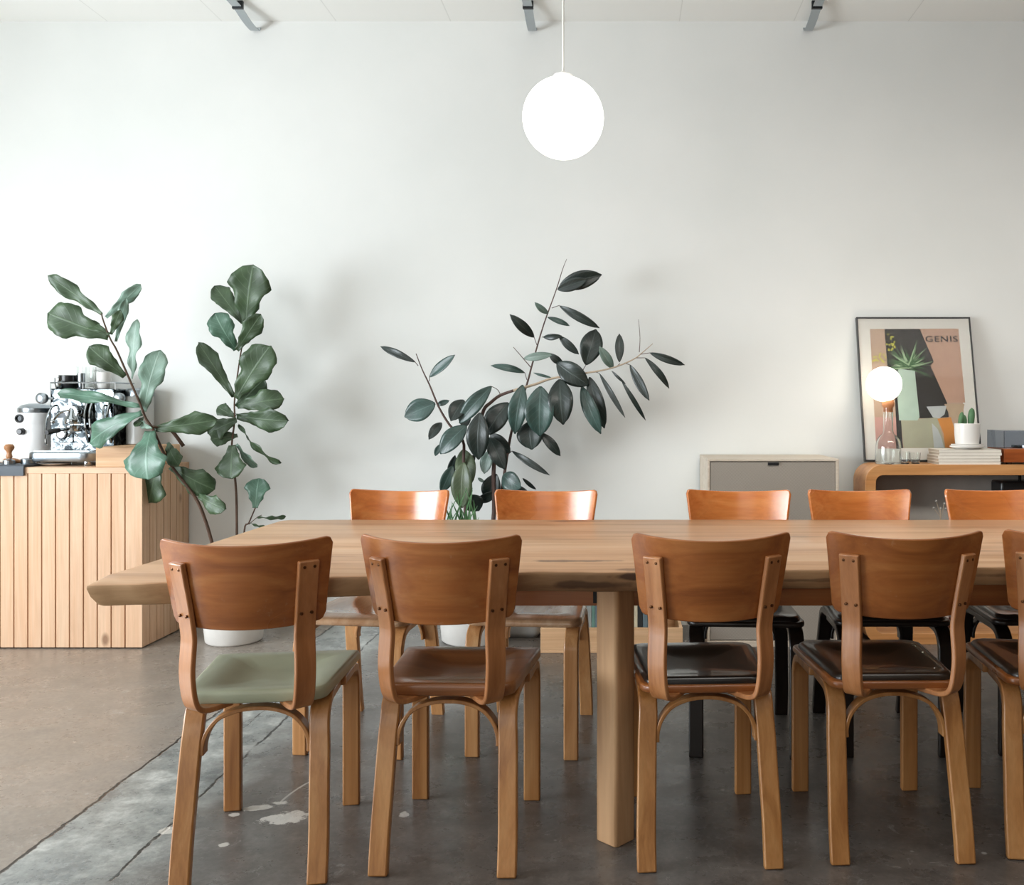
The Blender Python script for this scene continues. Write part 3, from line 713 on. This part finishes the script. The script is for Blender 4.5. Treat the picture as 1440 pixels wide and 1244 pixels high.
# small trailing plant in the same planter
gr = thing('spider_plant', (-.78, 4.50, .33), 'small plant of thin arching green blades at the foot of the rubber plant', 'potted plant')
M['blade'] = leafmat('thin blade green', (46,92,50), (66,116,66), (104,148,100), .45, .2)
b = MB(); uvs = []; r2 = random.Random(5)
for k in range(46):
    a = r2.uniform(0, 2*PI); r = r2.uniform(.03, .15); hgt = r2.uniform(.16, .44)
    p0 = Vector((r2.uniform(-.02,.02), r2.uniform(-.02,.02), .004)); p1 = Vector((r*math.cos(a), r*.6*math.sin(a), hgt))
    leaf(b, uvs, p0, p1, .012, 'blade', 0, r2.uniform(-.8,.8), r2.uniform(.05,.3), .1)
o = b.build('foliage', [M['blade']], gr, ang=180); uvl = o.data.uv_layers.new(name='UVMap')
for lp in o.data.loops: uvl.data[lp.index].uv = uvs[lp.vertex_index]
b = MB(); b.lathe([(.03,0), (.034,.02), (.02,.05), (.001,.06)], (0,0,0), 16); b.build('root_crown', M['soil'], gr)

# ------------------------------------------------------------------ pendant
pc_ = at(792, 166, 2.9); R = 57*2.9/F
pn = thing('pendant_lamp', (pc_.x, pc_.y, pc_.z), 'large lit white globe pendant lamp hanging above the table', 'pendant lamp')
b = MB(); b.sphere((0,0,0), R, 48, 28); b.build('globe', M['globe'], pn, ang=180)
b = MB(); b.lathe([(.030, R-.006), (.030, R+.006), (.012, R+.012), (.006, R+.020)], (0,0,0), 24); b.build('cap', M['white'], pn)
b = MB(); b.tube([(0,0,R+.015), (0,0,ZC-pc_.z-.02)], .0035, 8); b.build('cord', M['cord'], pn)
b = MB(); b.lathe([(.05, ZC-pc_.z-.03), (.055, ZC-pc_.z-.001)], (0,0,0), 24); b.build('ceiling_rose', M['white'], pn)

# ------------------------------------------------------------------ metal straps under the ceiling edge
for x, lab in ((336, 'curved chrome strap under the ceiling edge, leftmost of the three'), (743, 'curved chrome strap under the ceiling edge, left of the pendant cord'), (1148, 'curved chrome strap under the ceiling edge, on the right side')):
    d0 = 4.62; X0 = (x-CX)*4.70/F
    s = thing('ceiling_strap', (X0, 4.75, ZC), lab, 'ceiling bracket', 'chrome straps along the ceiling edge')
    p = [(0,-.45,-.030), (0,-.16,-.030), (0,-.06,-.034), (0,.03,-.052), (0,.10,-.060), (0,.16,-.058), (0,.179,-.035)]
    b = MB(); b.strip(spline(p, 6), (1,0,0), .046, .004); b.build('strap', M['chrome'], s, bevel=.001)
    b = MB(); b.box(-.027,.027, -.072,-.055, -.040, 0); b.build('clamp', M['darkmetal'], s, bevel=.001)

# ------------------------------------------------------------------ espresso corner
em = thing('espresso_machine', at(119, 577, 4.74)+Vector((0,0,ZT-H)), 'chrome espresso machine with a round drip tray on the slatted counter', 'espresso machine')
em.location.z = ZT
hw = .165
b = MB(); b.box(-hw, hw, -.02, .17, .06, .385); b.build('body', M['machine'], em, bevel=.006)
b = MB(); o_ = round_poly([(-.175,-.215), (.155,-.215), (.165,.0), (-.17,.0)], [.06,.06,.01,.01], 8)
o_ = [Vector((p.x, p.y)) for p in o_]
b = slab(o_, .070, .022, .012, 3); b.build('drip_tray', M['steel'], em, ang=50)
b = MB()
for k in range(12): b.box(-.14, .13, -.19+k*.014, -.184+k*.014, .0705, .0735)
b.build('tray_grate', M['chrome'], em, smooth=False)
for x in (-.135, .115):
    for y in (-.175, .13):
        b = MB(); b.lathe([(.016,0), (.018,.004), (.016,.018), (.016,.03)], (x,y,0), 20); b.build('foot', M['chrome'], em)
# cup rail
b = MB(); z = .415
b.tube([(-hw,.165,z), (-hw,-.015,z), (hw,-.015,z), (hw,.165,z)], .004, 8)
for x in (-hw, 0, hw): b.tube([(x,-.015,.38), (x,-.015,z)], .003, 8)
b.build('cup_rail', M['chrome'], em)
# group head
b = MB(); b.lathe([(.030,-.10), (.036,-.085), (.036,-.05), (.026,-.04), (.026,-.01)], (-.01,0,.265), 28, 'y'); b.lathe([(.036,.0), (.040,.01), (.038,.03), (.026,.045), (.022,.07), (.014,.085)], (-.01,-.085,.205), 28)
b.build('group_head', M['chrome'], em)
b = MB(); b.tube(spline([(-.01,-.10,.275), (-.04,-.14,.262), (-.06,-.16,.225)], 5), .006, 10); b.sphere((-.062,-.163,.218), .012, 14, 8); b.build('lever', M['chrome'], em)
pf = MB(); pf.lathe([(.032,0), (.035,.006), (.035,.030), (.031,.034)], (-.01,-.085,.166), 28); pf.tube([(-.01,-.115,.183), (-.025,-.175,.176)], .008, 10)
pf.tube(spline([(-.01,-.085,.166), (-.028,-.087,.150), (-.03,-.087,.140)], 3), .006, 8); pf.tube(spline([(-.01,-.085,.166), (.010,-.087,.150), (.012,-.087,.140)], 3), .006, 8)
pfo = pf.build('portafilter', M['chrome'], em)
b = MB(); b.tube([(-.025,-.175,.176), (-.035,-.225,.170), (-.040,-.25,.166)], [.011,.014,.012], 12); b.build('handle', M['blackplastic'], pfo)
# badge plate, gauges, steam parts
b = MB(); b.box(-.14,-.05, -.028,-.02, .235,.262); b.build('control_plate', M['darkmetal'], em, bevel=.001)
b = MB(); b.box(-.148,-.045, -.026,-.02, .11,.20); b.build('front_panel', M['machine'], em, bevel=.002)
for (x, z) in ((-.10,.152), (.085,.19)):
    b = MB(); b.lathe([(.026,0), (.026,-.016), (.022,-.018)], (x,-.02,z), 28, 'y'); g = b.build('gauge', M['chrome'], em)
    b = MB(); b.lathe([(.020,-.0185), (.001,-.019)], (x,-.02,z), 24, 'y', cap=False); b.build('dial', M['white'], g)
for x in (-.192, .20):
    b = MB(); b.tube([(x*.76,-.02,.335), (x,-.03,.335)], .006, 10); b.lathe([(.018,-.012), (.028,-.006), (.028,.012), (.018,.02)], (x,-.045,.335), 20, 'y'); b.build('steam_knob', M['steel'], em)
for x, s in ((.115, 1), (-.13, -1)):
    b = MB(); b.tube(spline([(x,-.02,.30), (x+.01*s,-.05,.285), (x+.02*s,-.075,.22), (x+.015*s,-.09,.12), (x+.01*s,-.085,.10)], 6), .0055, 10); b.build('steam_wand', M['chrome'], em)
for k, x in enumerate((.03, .055, .145)):
    b = MB(); b.tube(spline([(x,-.02,.33), (x-.005,-.045,.25), (x+.004,-.045,.16), (x,-.02,.11)], 5), .007, 10); b.build('pipe', M['chrome'], em)
# a cup standing on the drip tray
def cup(name, loc, r, h, mat, label, cat, handle=True, group=None, rz=0):
    t_ = thing(name, loc, label, cat, group, rz)
    b = MB(); b.lathe([(r*.72,0), (r*.8,.003), (r,h*.5), (r,h), (r-.004,h), (r-.005,h*.5), (r*.7,.008), (.001,.007)], (0,0,0), 28); b.build('body', mat, t_)
    if handle:
        b = MB(); b.tube(spline([(r-.002,0,h*.82), (r+.020,0,h*.78), (r+.024,0,h*.45), (r-.001,0,h*.25)], 5), .004, 8); b.build('handle', mat, t_)
    return t_
ml = em.location; topz = ZT+.385
cup('mug', (at(97,540,4.80).x, 4.80, topz), .047, .070, M['blackplastic'], 'black mug on top of the espresso machine', 'mug', rz=3.0)
cup('milk_jug', (at(84,540,4.77).x, 4.765, topz), .022, .055, M['chrome'], 'small steel jug beside the black mug on the espresso machine', 'jug')
cup('glass_pitcher', (at(121,540,4.83).x, 4.83, topz), .048, .115, M['glass'], 'clear glass pitcher on top of the espresso machine', 'pitcher')
cup('tumbler', (at(117,540,4.80).x+.005, 4.775, topz), .018, .080, M['steel'], 'slim steel tumbler in front of the glass pitcher', 'tumbler', False)
cup('white_cup', (at(146,540,4.79).x, 4.79, topz), .034, .085, M['white'], 'tall white cup on top of the espresso machine', 'cup', False)
wb = thing('wooden_riser', (-2.435, 4.665, ZT), 'plain light wooden box at the right end of the slatted counter', 'box')
b = MB(); b.box(-.108,.108, -.20,.20, 0,.095); b.build('box_body', M['crate'], wb, bevel=.002, smooth=False)
b = MB(); b.box(-.106,.106, -.198,.198, .095,.097); b.build('lid', M['crate'], wb, smooth=False)
jr = thing('storage_jar', (at(197,560,4.84).x, 4.84, ZT+.097), 'pale lidded canister behind the fig leaves on the wooden box', 'canister')
b = MB(); b.lathe([(.060,0), (.066,.004), (.066,.25), (.062,.256)], (0,0,0), 32); b.build('body', M['jar'], jr)
b = MB(); b.lathe([(.068,.25), (.068,.28), (.062,.290), (.02,.293), (.001,.294)], (0,0,0), 32); b.build('lid', M['steel'], jr)
g = thing('coffee_grinder', (at(49,600,4.83).x, 4.835, ZT), 'white coffee grinder with a domed steel lid left of the espresso machine', 'coffee grinder')
b = MB(); b.lathe([(.080,0), (.082,.01), (.082,.19), (.079,.20), (.080,.205), (.081,.255), (.078,.262)], (0,0,0), 40); b.build('body', M['enamel'], g)
b = MB(); b.lathe([(.079,.262), (.081,.268), (.080,.285), (.065,.300), (.03,.309), (.001,.311)], (0,0,0), 40); b.build('lid', M['steel'], g)
b = MB(); b.lathe([(.022,0), (.022,-.012), (.014,-.014), (.014,-.007), (.001,-.007)], (-.032,-.072,.232), 20, 'y', cap=False); b.build('dial_ring', M['darkmetal'], g)
b = MB(); b.lathe([(.018,0), (.016,-.026), (.012,-.030)], (-.016,-.078,.165), 20, 'y'); b.build('knob', M['blackplastic'], g)
tm = thing('coffee_tamper', (at(13,640,4.50).x, 4.50, ZT+.012), 'turned wooden coffee tamper on the dark mat', 'tamper')
b = MB(); b.lathe([(.026,0), (.026,.018), (.012,.024), (.010,.028)], (0,0,0), 24); b.build('base', M['steel'], tm)
b = MB(); b.lathe([(.010,.026), (.014,.036), (.010,.052), (.012,.062), (.021,.074), (.022,.086), (.015,.096), (.001,.098)], (0,0,0), 24); b.build('handle', M['knob_wood'], tm)
mt = thing('tamping_mat', (-3.05, 4.50, ZT), 'slate grey rubber mat hanging over the counter edge at the far left', 'mat')
b = MB(); b.strip(spline([(0,.16,.0062), (0,0,.0062), (0,-.055,.0062), (0,-.0645,-.004), (0,-.0655,-.04)], 4), (1,0,0), .36, .011); b.build('mat_body', M['mat'], mt, bevel=.003)
pfh = thing('loose_portafilter', (at(34,645,4.56).x, 4.55, ZT), 'portafilter with a wooden handle lying beside the grinder', 'portafilter')
b = MB(); b.lathe([(.028,0), (.034,.006), (.036,.034), (.033,.036), (.031,.012), (.001,.010)], (.03,0,0), 28, cap=False); b.build('basket', M['steel'], pfh)
b = MB(); b.tube([(-.004,0,.022), (-.04,-.004,.026), (-.085,-.01,.026)], [.007,.013,.011], 12); b.build('handle', M['knob_wood'], pfh)
sc_ = tag((lambda b: (b.lathe([(.03,0), (.055,.004), (.075,.012), (.072,.013), (.03,.005), (.001,.005)], (0,0,0), 32), b.build('saucer', M['white']))[1])(MB()), 'white saucer under the front of the espresso tray', 'saucer'); sc_.location = (at(75,650,4.58).x, 4.60, ZT)

# ------------------------------------------------------------------ cabinet with grey woven door
cb = thing('speaker_cabinet', (.731, 4.70, 0), 'pale wooden cabinet with a grey woven door standing against the wall', 'cabinet')
w = .318
b = MB(); b.box(-w,w, -.225,.225, 0,.03); b.box(-w,w, -.225,.225, .899,.911); b.box(-w,-w+.012, -.225,.225, .03,.899); b.box(w-.016,w, -.225,.225, .03,.899); b.box(-w,w, .21,.225, .03,.885)
b.build('body', M['maple'], cb, bevel=.002, smooth=False)
t = NT('grey woven cloth'); tc = t.n('ShaderNodeTexCoord'); wv = t.n('ShaderNodeTexWave', Scale=90.0, Distortion=1.5); wv.bands_direction = 'DIAGONAL'; t.l(tc.outputs['Object'], wv.inputs['Vector'])
t.l(t.ramp(wv.outputs[1] if len(wv.outputs) > 1 else wv.outputs[0], [(0.2, lin(142,134,124)), (0.8, lin(166,157,146))]), t.b.inputs['Base Color']); t.b.inputs['Roughness'].default_value = .9; t.bump(wv.outputs[0], .3, .001)
M['weave'] = t.mat
b = MB(); b.box(-w+.014,w-.018, -.222,-.204, .034,.895); dr_ = b.build('door', M['weave'], cb, bevel=.001, smooth=False)
b = MB(); b.box(-.026,.026, -.230,-.222, .880,.894); b.build('handle', M['darkmetal'], dr_, bevel=.001, smooth=False)

# ------------------------------------------------------------------ rounded oak shelf
SX0, SX1, SY0, SY1, SZ = 1.19, 3.30, 4.524, 4.76, .880
sh = thing('record_shelf', ((SX0+SX1)/2, (SY0+SY1)/2, 0), 'low oak shelf with rounded corners, on the right against the wall', 'shelf')
ox, oy = -(SX0+SX1)/2, -(SY0+SY1)/2
oo = round_poly([(SX0,0), (SX1,0), (SX1,SZ), (SX0,SZ)], [.085]*4, 10); ii = round_poly([(SX0+.052,.054), (SX1-.052,.054), (SX1-.052,SZ-.052), (SX0+.052,SZ-.052)], [.036]*4, 10)
b = MB(); N = len(oo); vs = []
for y in (SY0+oy, SY1+oy):
    for ring in (oo, ii):
        for p in ring: vs.append((p.x+ox, y, p.y))
fs = []
for k in range(N):
    k2 = (k+1) % N
    fs += [(k, k2, N+k2, N+k), (2*N+k, 3*N+k, 3*N+k2, 2*N+k2), (k, 2*N+k, 2*N+k2, k2), (N+k, N+k2, 3*N+k2, 3*N+k)]
b.add(vs, fs); b.build('frame', M['shelfwood'], sh, bevel=.002, ang=30)
b = MB(); b.box(SX0+.045+ox, SX1-.045+ox, SY1-.012+oy, SY1-.004+oy, .045, SZ-.045); b.build('wall_shade_panel', M['greyfelt'], sh, smooth=False)  # added grey sheet in place of the shaded wall behind the shelf

# framed poster leaning on the wall
lean = math.atan2(.170, .752)
ps = thing('framed_poster', ((SX0+.09+.61/2-.002), 4.733, SZ+.004), 'framed still life poster leaning on the wall on the oak shelf', 'poster')
ps.location.x = (1298-CX)*4.733/F; ps.rotation_euler = (-lean, 0, 0)
PW, PH = .602, .772
b = MB(); t_ = .007
b.box(-PW/2,PW/2, -.011,.011, 0,t_); b.box(-PW/2,PW/2, -.011,.011, PH-t_,PH); b.box(-PW/2,-PW/2+t_, -.011,.011, t_,PH-t_); b.box(PW/2-t_,PW/2, -.011,.011, t_,PH-t_)
b.build('frame', M['pframe'], ps, smooth=False)
b = MB(); b.box(-PW/2+t_,PW/2-t_, -.004,.006, t_,PH-t_); b.build('mat_board', M['paper'], ps, smooth=False)
def pp(cx, cy):
    tt = (cy-92)/996; return ((cx-(80+45*tt))/(805+15*tt)-.5)*PW, (1-tt)*PH
A = [('art tan', (178,154,134)), ('art charcoal', (48,46,44)), ('art clay', (186,152,132)), ('art mint', (168,190,176)), ('art sage', (160,160,138)), ('art orange', (200,132,64)),
     ('art pale blue', (176,182,182)), ('art sand', (178,156,130)), ('art pink', (192,150,140)), ('art leaf', (74,104,72)), ('art leaf light', (150,176,140)), ('art yellow', (190,186,92))]
arts = [plain(n_, c_, .7, noise=.06) for n_, c_ in A]
b = MB(); lay = [0]
def poly(pts, mi):
    y = -.0045-.00012*lay[0]; lay[0] += 1
    b.add([(pp(*p)[0], y, pp(*p)[1]) for p in pts], [tuple(range(len(pts)))], mi)
poly([(177,175),(208,1000),(835,998),(803,172)], 0)
poly([(530,175),(625,405),(600,435),(710,690),(838,690),(803,172)], 2)
poly([(280,175),(300,500),(345,650),(355,1000),(395,1000),(385,800),(640,795),(720,790),(710,690),(600,435),(625,405),(530,175)], 1)
poly([(200,790),(208,1000),(355,1000),(350,790)], 8)
poly([(385,815),(400,998),(690,998),(640,790)], 4)
poly([(640,800),(680,900),(690,998),(765,998),(765,900),(735,790)], 5)
poly([(600,830),(612,998),(682,998),(665,930),(640,870)], 6)
poly([(690,700),(738,800),(812,800),(832,700)], 7)
poly([(565,718),(608,790),(650,800),(690,772),(706,712)], 6)
poly([(372,455),(360,600),(372,812),(500,812),(515,790),(488,470)], 3)
r3 = random.Random(3)
for k in range(60):
    a = math.radians(r3.uniform(-25, 205)); L = r3.uniform(80, 190); cx, cy = 440+r3.uniform(-25,25), 440+r3.uniform(-25,15)
    ex, ey = cx+L*math.cos(a), cy-L*math.sin(a)*1.0; nx, ny = -math.sin(a)*3, -math.cos(a)*3
    poly([(cx-nx,cy-ny), ((cx+ex)/2-nx*1.6,(cy+ey)/2-ny*1.6), (ex,ey), ((cx+ex)/2+nx*1.6,(cy+ey)/2+ny*1.6), (cx+nx,cy+ny)], 9 if k % 3 else 10)
for k in range(34):
    cx, cy = (325+r3.gauss(0,22), 285+r3.gauss(0,38)) if k % 2 else (235+r3.gauss(0,24), 385+r3.gauss(0,22))
    poly([(cx+7*math.cos(2*PI*j/6), cy-7*math.sin(2*PI*j/6)) for j in range(6)], 11)
b.build('artwork', arts, ps, smooth=False)
def text_mesh(s, size, mat, parent, name, loc, width=None):
    cu = bpy.data.curves.new('txt', 'FONT'); cu.body = s; cu.size = size; cu.extrude = .0001; cu.space_character = 1.12; cu.offset = .0006
    o = bpy.data.objects.new('txt', cu); COL.objects.link(o); bpy.context.view_layer.update()
    me = bpy.data.meshes.new_from_object(o.evaluated_get(bpy.context.evaluated_depsgraph_get()))
    bpy.data.objects.remove(o, do_unlink=True); me.materials.clear(); me.materials.append(mat)
    xs = [v.co.x for v in me.vertices]; sx = (width/(max(xs)-min(xs))) if width else 1; x0 = min(xs)
    for v in me.vertices:
        x, y, z = v.co; v.co = ((x-x0)*sx, -z, y)
    m = bpy.data.objects.new(name, me); COL.objects.link(m); m.parent = parent; m.location = loc; return m
x0, z0 = pp(568, 268); x1, _ = pp(795, 268)
text_mesh('GENIS', .046, M['pframe'], ps, 'lettering', (x0, -.0145, z0), x1-x0)
b = MB(); b.box(-PW/2+t_,PW/2-t_, -.0105,-.0095, t_,PH-t_)
for o in ps.children: pass
b.build('glazing', M['pane'], ps, smooth=False)
bpy.data.objects['lettering'].location.y = -.0092

# globe lamp on glass carafe
lp = thing('globe_table_lamp', ((1249-CX)*4.60/F, 4.60, SZ), 'table lamp with a lit globe on a clear glass flask, in front of the poster', 'table lamp')
gc = H-(540-CY)*4.60/F-SZ; gx = (1243-1249)*4.60/F; gr_ = 24.5*4.60/F
b = MB(); b.sphere((gx,0,gc), gr_, 40, 24); b.build('globe', M['globe_warm'], lp, ang=180)
b = MB(); b.lathe([(.026,gc-gr_+.006), (.030,gc-gr_-.004), (.030,gc-gr_-.020), (.024,gc-gr_-.030), (.022,gc-gr_-.052)], (0,0,0), 24); b.build('cork_neck', M['cork'], lp)
zn = gc-gr_-.030
prof = [(.062,.001), (.064,.01), (.062,.085), (.058,.112), (.045,.135), (.028,.150), (.024,.165), (.024,zn), (.0215,zn), (.0215,.166), (.026,.152), (.043,.132), (.0555,.110), (.0595,.084), (.061,.012), (.001,.006)]
b = MB(); b.lathe(prof, (0,0,0), 36, cap=False); b.lathe([(.001,.001),(.062,.001)], (0,0,0), 36, cap=False); b.build('glass_flask', M['glass'], lp, ang=60)
def tumbler(x, y, r, h, label):
    b = MB(); b.lathe([(.001,0), (r*.85,0), (r,h), (r-.0015,h), (r*.85-.0015,.006), (.001,.006)], (0,0,0), 24, cap=False)
    o = b.build('drinking_glass', M['glass'], None, ang=60); o.location = (x, y, SZ); return tag(o, label, 'glass', 'small glasses on the oak shelf')
tumbler((1272-CX)*4.585/F, 4.585, .026, .062, 'small clear glass just right of the flask lamp')
tumbler((1287-CX)*4.60/F, 4.60, .026, .056, 'small clear glass nearer the magazines on the oak shelf')

# magazines, cactus pot
zz = SZ; r4 = random.Random(8); labs = ['bottom magazine of the white stack', 'second magazine up in the white stack', 'middle magazine of the white stack', 'second magazine from the top of the white stack', 'top magazine of the white stack under the cactus pot']
for k in range(5):
    th = .0148; mg = thing('magazine', ((1356-CX)*4.61/F+r4.uniform(-.004,.004), 4.62, zz), labs[k]+' on the oak shelf', 'magazine', 'white magazines stacked on the oak shelf', r4.uniform(-.02,.02))
    b = MB(); b.box(-.150,.150, -.083,.083, .001,th-.001); b.build('pages', M['mag2'], mg, smooth=False)
    b = MB(); b.box(-.152,.152, -.086,.085, 0,.0012); b.box(-.152,.152, -.086,.085, th-.0012,th-.0001); b.box(-.152,.152, -.0862,-.0835, .0012,th-.0028); b.build('cover', M['mag'], mg, smooth=False)
    zz += th
cp = thing('cactus_pot', ((1360-CX)*4.60/F, 4.60, zz), 'small cactus in a white pot and saucer on the magazine stack', 'potted plant')
b = MB(); b.lathe([(.058,0), (.064,.002), (.082,.010), (.083,.016), (.060,.012), (.001,.012)], (0,0,0), 36, cap=False); b.lathe([(.001,0), (.058,0)], (0,0,0), 36, cap=False); b.lathe([(.066,.0125), (.076,.018), (.077,.024), (.06,.021), (.001,.021)], (0,0,0), 36, cap=False); b.build('saucer', M['white'], cp)
b = MB(); b.lathe([(.050,.022), (.056,.026), (.060,.07), (.061,.124), (.058,.127), (.055,.122), (.055,.108)], (0,0,0), 36); b.build('pot', M['white'], cp)
b = MB(); b.lathe([(.001,.112), (.055,.110)], (0,0,0), 24, cap=False); b.build('soil', M['soil'], cp)
def cactus(x, y, h, r, lean_):
    b = MB(); n = 20; rings = 10; vs = []; fs = []
    for j in range(rings+1):
        s = j/rings; rr = r*(.75+.35*math.sin(PI*s*.8))*math.sqrt(max(0.0, 1-s**6))+.0006
        for k in range(n):
            q = rr*(1+.12*math.cos(k*PI*.8*1.0*2.5/1.0)); a = 2*PI*k/n
            vs.append((x+q*math.cos(a)+lean_*s*h, y+q*math.sin(a), .110+s*h))
    for j in range(rings):
        for k in range(n): fs.append((j*n+k, j*n+(k+1) % n, (j+1)*n+(k+1) % n, (j+1)*n+k))
    fs.append(tuple(rings*n+k for k in range(n))); b.add(vs, fs); b.build('cactus_column', M['cactus'], cp)
cactus(-.036, 0, .075, .010, .15); cactus(-.008, .012, .062, .011, -.1); cactus(.018, 0, .095, .013, .06)

# record player
rp = thing('record_player', (2.09, 4.645, SZ), 'wooden record player with a smoked dust cover on the oak shelf', 'record player')
b = MB(); b.box(-.215,.215, -.105,.105, .010,.078); b.build('plinth', M['plinth'], rp, bevel=.002, smooth=False)
for x in (-.18,.18):
    for y in (-.08,.08):
        b = MB(); b.lathe([(.014,0),(.016,.010)], (x,y,0), 16); b.build('foot', M['blackplastic'], rp)
b = MB(); b.lathe([(.094,.078), (.098,.082), (.098,.092), (.05,.094), (.004,.094), (.004,.102)], (-.03,0,0), 40); b.build('platter', M['chrome'], rp)
b = MB(); b.tube([(.14,.07,.10), (.14,-.04,.10), (.09,-.06,.098)], .004, 8); b.lathe([(.018,.078),(.018,.105)], (.14,.07,0), 20); b.build('tonearm', M['chrome'], rp)
b = MB(); x0, x1, y0, y1, z0, z1 = -.255+.04, .215, -.105, .105, .079, .165; q = .0025
b.box(x0,x1,y0,y0+q,z0,z1); b.box(x0,x1,y1-q,y1,z0,z1); b.box(x0,x0+q,y0+q,y1-q,z0,z1); b.box(x1-q,x1,y0+q,y1-q,z0,z1); b.box(x0,x1,y0,y1,z1,z1+q)
b.build('dust_cover', M['smoke'], rp, smooth=False)

# things in the shelf
vd = thing('dried_stem_vase', ((1322-CX)*4.63/F, 4.63, .054), 'thin dried stem in a tall narrow vase inside the oak shelf', 'vase')
b = MB(); b.lathe([(.035,0), (.04,.01), (.045,.12), (.03,.24), (.016,.32), (.018,.36), (.014,.36), (.012,.32)], (0,0,0), 24); b.build('vase_body', M['planter'], vd)
b = MB(); zv = .33; b.tube([(0,0,zv), (.002,0,.60)], .0028, 6); b.tube([(.002,0,.54), (.02,0,.62)], .0016, 6); b.tube([(.002,0,.57), (-.018,0,.635)], .0016, 6); b.tube([(0,0,.56), (-.03,0,.60)], .0014, 6)
b.build('stem', M['stemP'], vd)
b = MB()
for (x, z) in ((.022,.625), (-.02,.638), (-.032,.603), (.003,.60), (.03,.60)): b.sphere((x,0,z), .006, 10, 8)
b.build('seed_head', M['greyfelt'], vd)
bb = thing('black_speaker', ((1428-CX)*4.66/F, 4.655, SZ-.052), 'small black box hung beneath the oak shelf top', 'speaker')
b = MB(); b.box(-.10,.13, -.06,.07, -.125,-.035); b.build('housing', M['blackplastic'], bb, bevel=.012)
b = MB(); b.box(-.006,.006, -.05,-.04, -.045,0); b.box(.06,.072, -.05,-.04, -.045,0); b.build('bracket', M['blackmetal'], bb, smooth=False)
rbx = thing('red_box', ((1350-CX)*4.62/F, 4.62, .054), 'small red box with a white band on the lower board of the oak shelf', 'box')
b = MB(); b.box(-.045,.045, -.05,.05, 0,.13); b.build('box_body', M['red'], rbx, bevel=.002, smooth=False)
b = MB(); b.box(-.0455,.0455, -.0505,.0505, .055,.068); b.build('white_band', M['white'], rbx, smooth=False)

# ------------------------------------------------------------------ crate of records under the wall, grey cushion
cr = thing('record_crate', (-.05, 4.56, 0), 'low pale wooden crate holding records on the floor behind the table post', 'crate')
b = MB(); x0, x1, y0, y1 = -.336,.336, -.195,.195
b.box(x0,x1,y0,y1,.0,.014); b.box(x0,x1,y0,y0+.016,.014,.118); b.box(x0,x1,y1-.016,y1,.014,.118); b.box(x0,x0+.016,y0+.016,y1-.016,.014,.118); b.box(x1-.016,x1,y0+.016,y1-.016,.014,.118)
b.build('box_body', M['crate'], cr, bevel=.002, smooth=False)
b = MB(); b.box(-.050,-.024, y0-.012,y0-.0005, .02,.10); b.build('corner_block', M['crate'], cr, smooth=False)
cols = [('teal sleeve', (96,128,118)), ('grey sleeve', (140,144,140)), ('white sleeve', (206,206,198)), ('black sleeve', (38,40,40)), ('blue grey sleeve', (98,114,120)), ('cream sleeve', (196,186,160))]
sl = [plain(a, c_, .6, noise=.15) for a, c_ in cols]
words = {0: 'teal', 1: 'grey', 2: 'white', 3: 'black', 4: 'blue grey', 5: 'cream'}
x = -.312; r5 = random.Random(2); cnt = {}
while x < .25:
    w_ = r5.uniform(.014,.026); mi = r5.randrange(6); h_ = r5.uniform(.225,.245)
    b = MB(); b.box(0,w_-.0015, -.14,.14, 0,h_)
    o = b.build('record_sleeve', sl[mi], None, bevel=.001, smooth=False); o.location = (-.05+x, 4.545, .014)
    cnt[mi] = cnt.get(mi, 0)+1
    tag(o, ['', 'first', 'second', 'third', 'fourth', 'fifth', 'sixth', 'seventh', 'eighth', 'ninth'][cnt[mi]]+' '+words[mi]+' record sleeve from the left in the pale floor crate', 'record sleeve', 'record sleeves in the pale crate')
    x += w_
cu = thing('floor_cushion', ((734-CX)*4.70/F, 4.76, 0), 'grey floor cushion beside the rubber plant planter', 'cushion')
b = slab(round_poly([(-.13,-.13), (.10,-.13), (.10,.13), (-.13,.13)], [.04]*4, 6), .13, 0, .05, 6, None, .03); b.build('cushion_body', M['cushion'], cu, ang=180)
b = MB(); b.tube([(-.128,-.085,.065), (-.128,.085,.065)], .004, 8); b.build('piping', M['greyfelt'], cu)
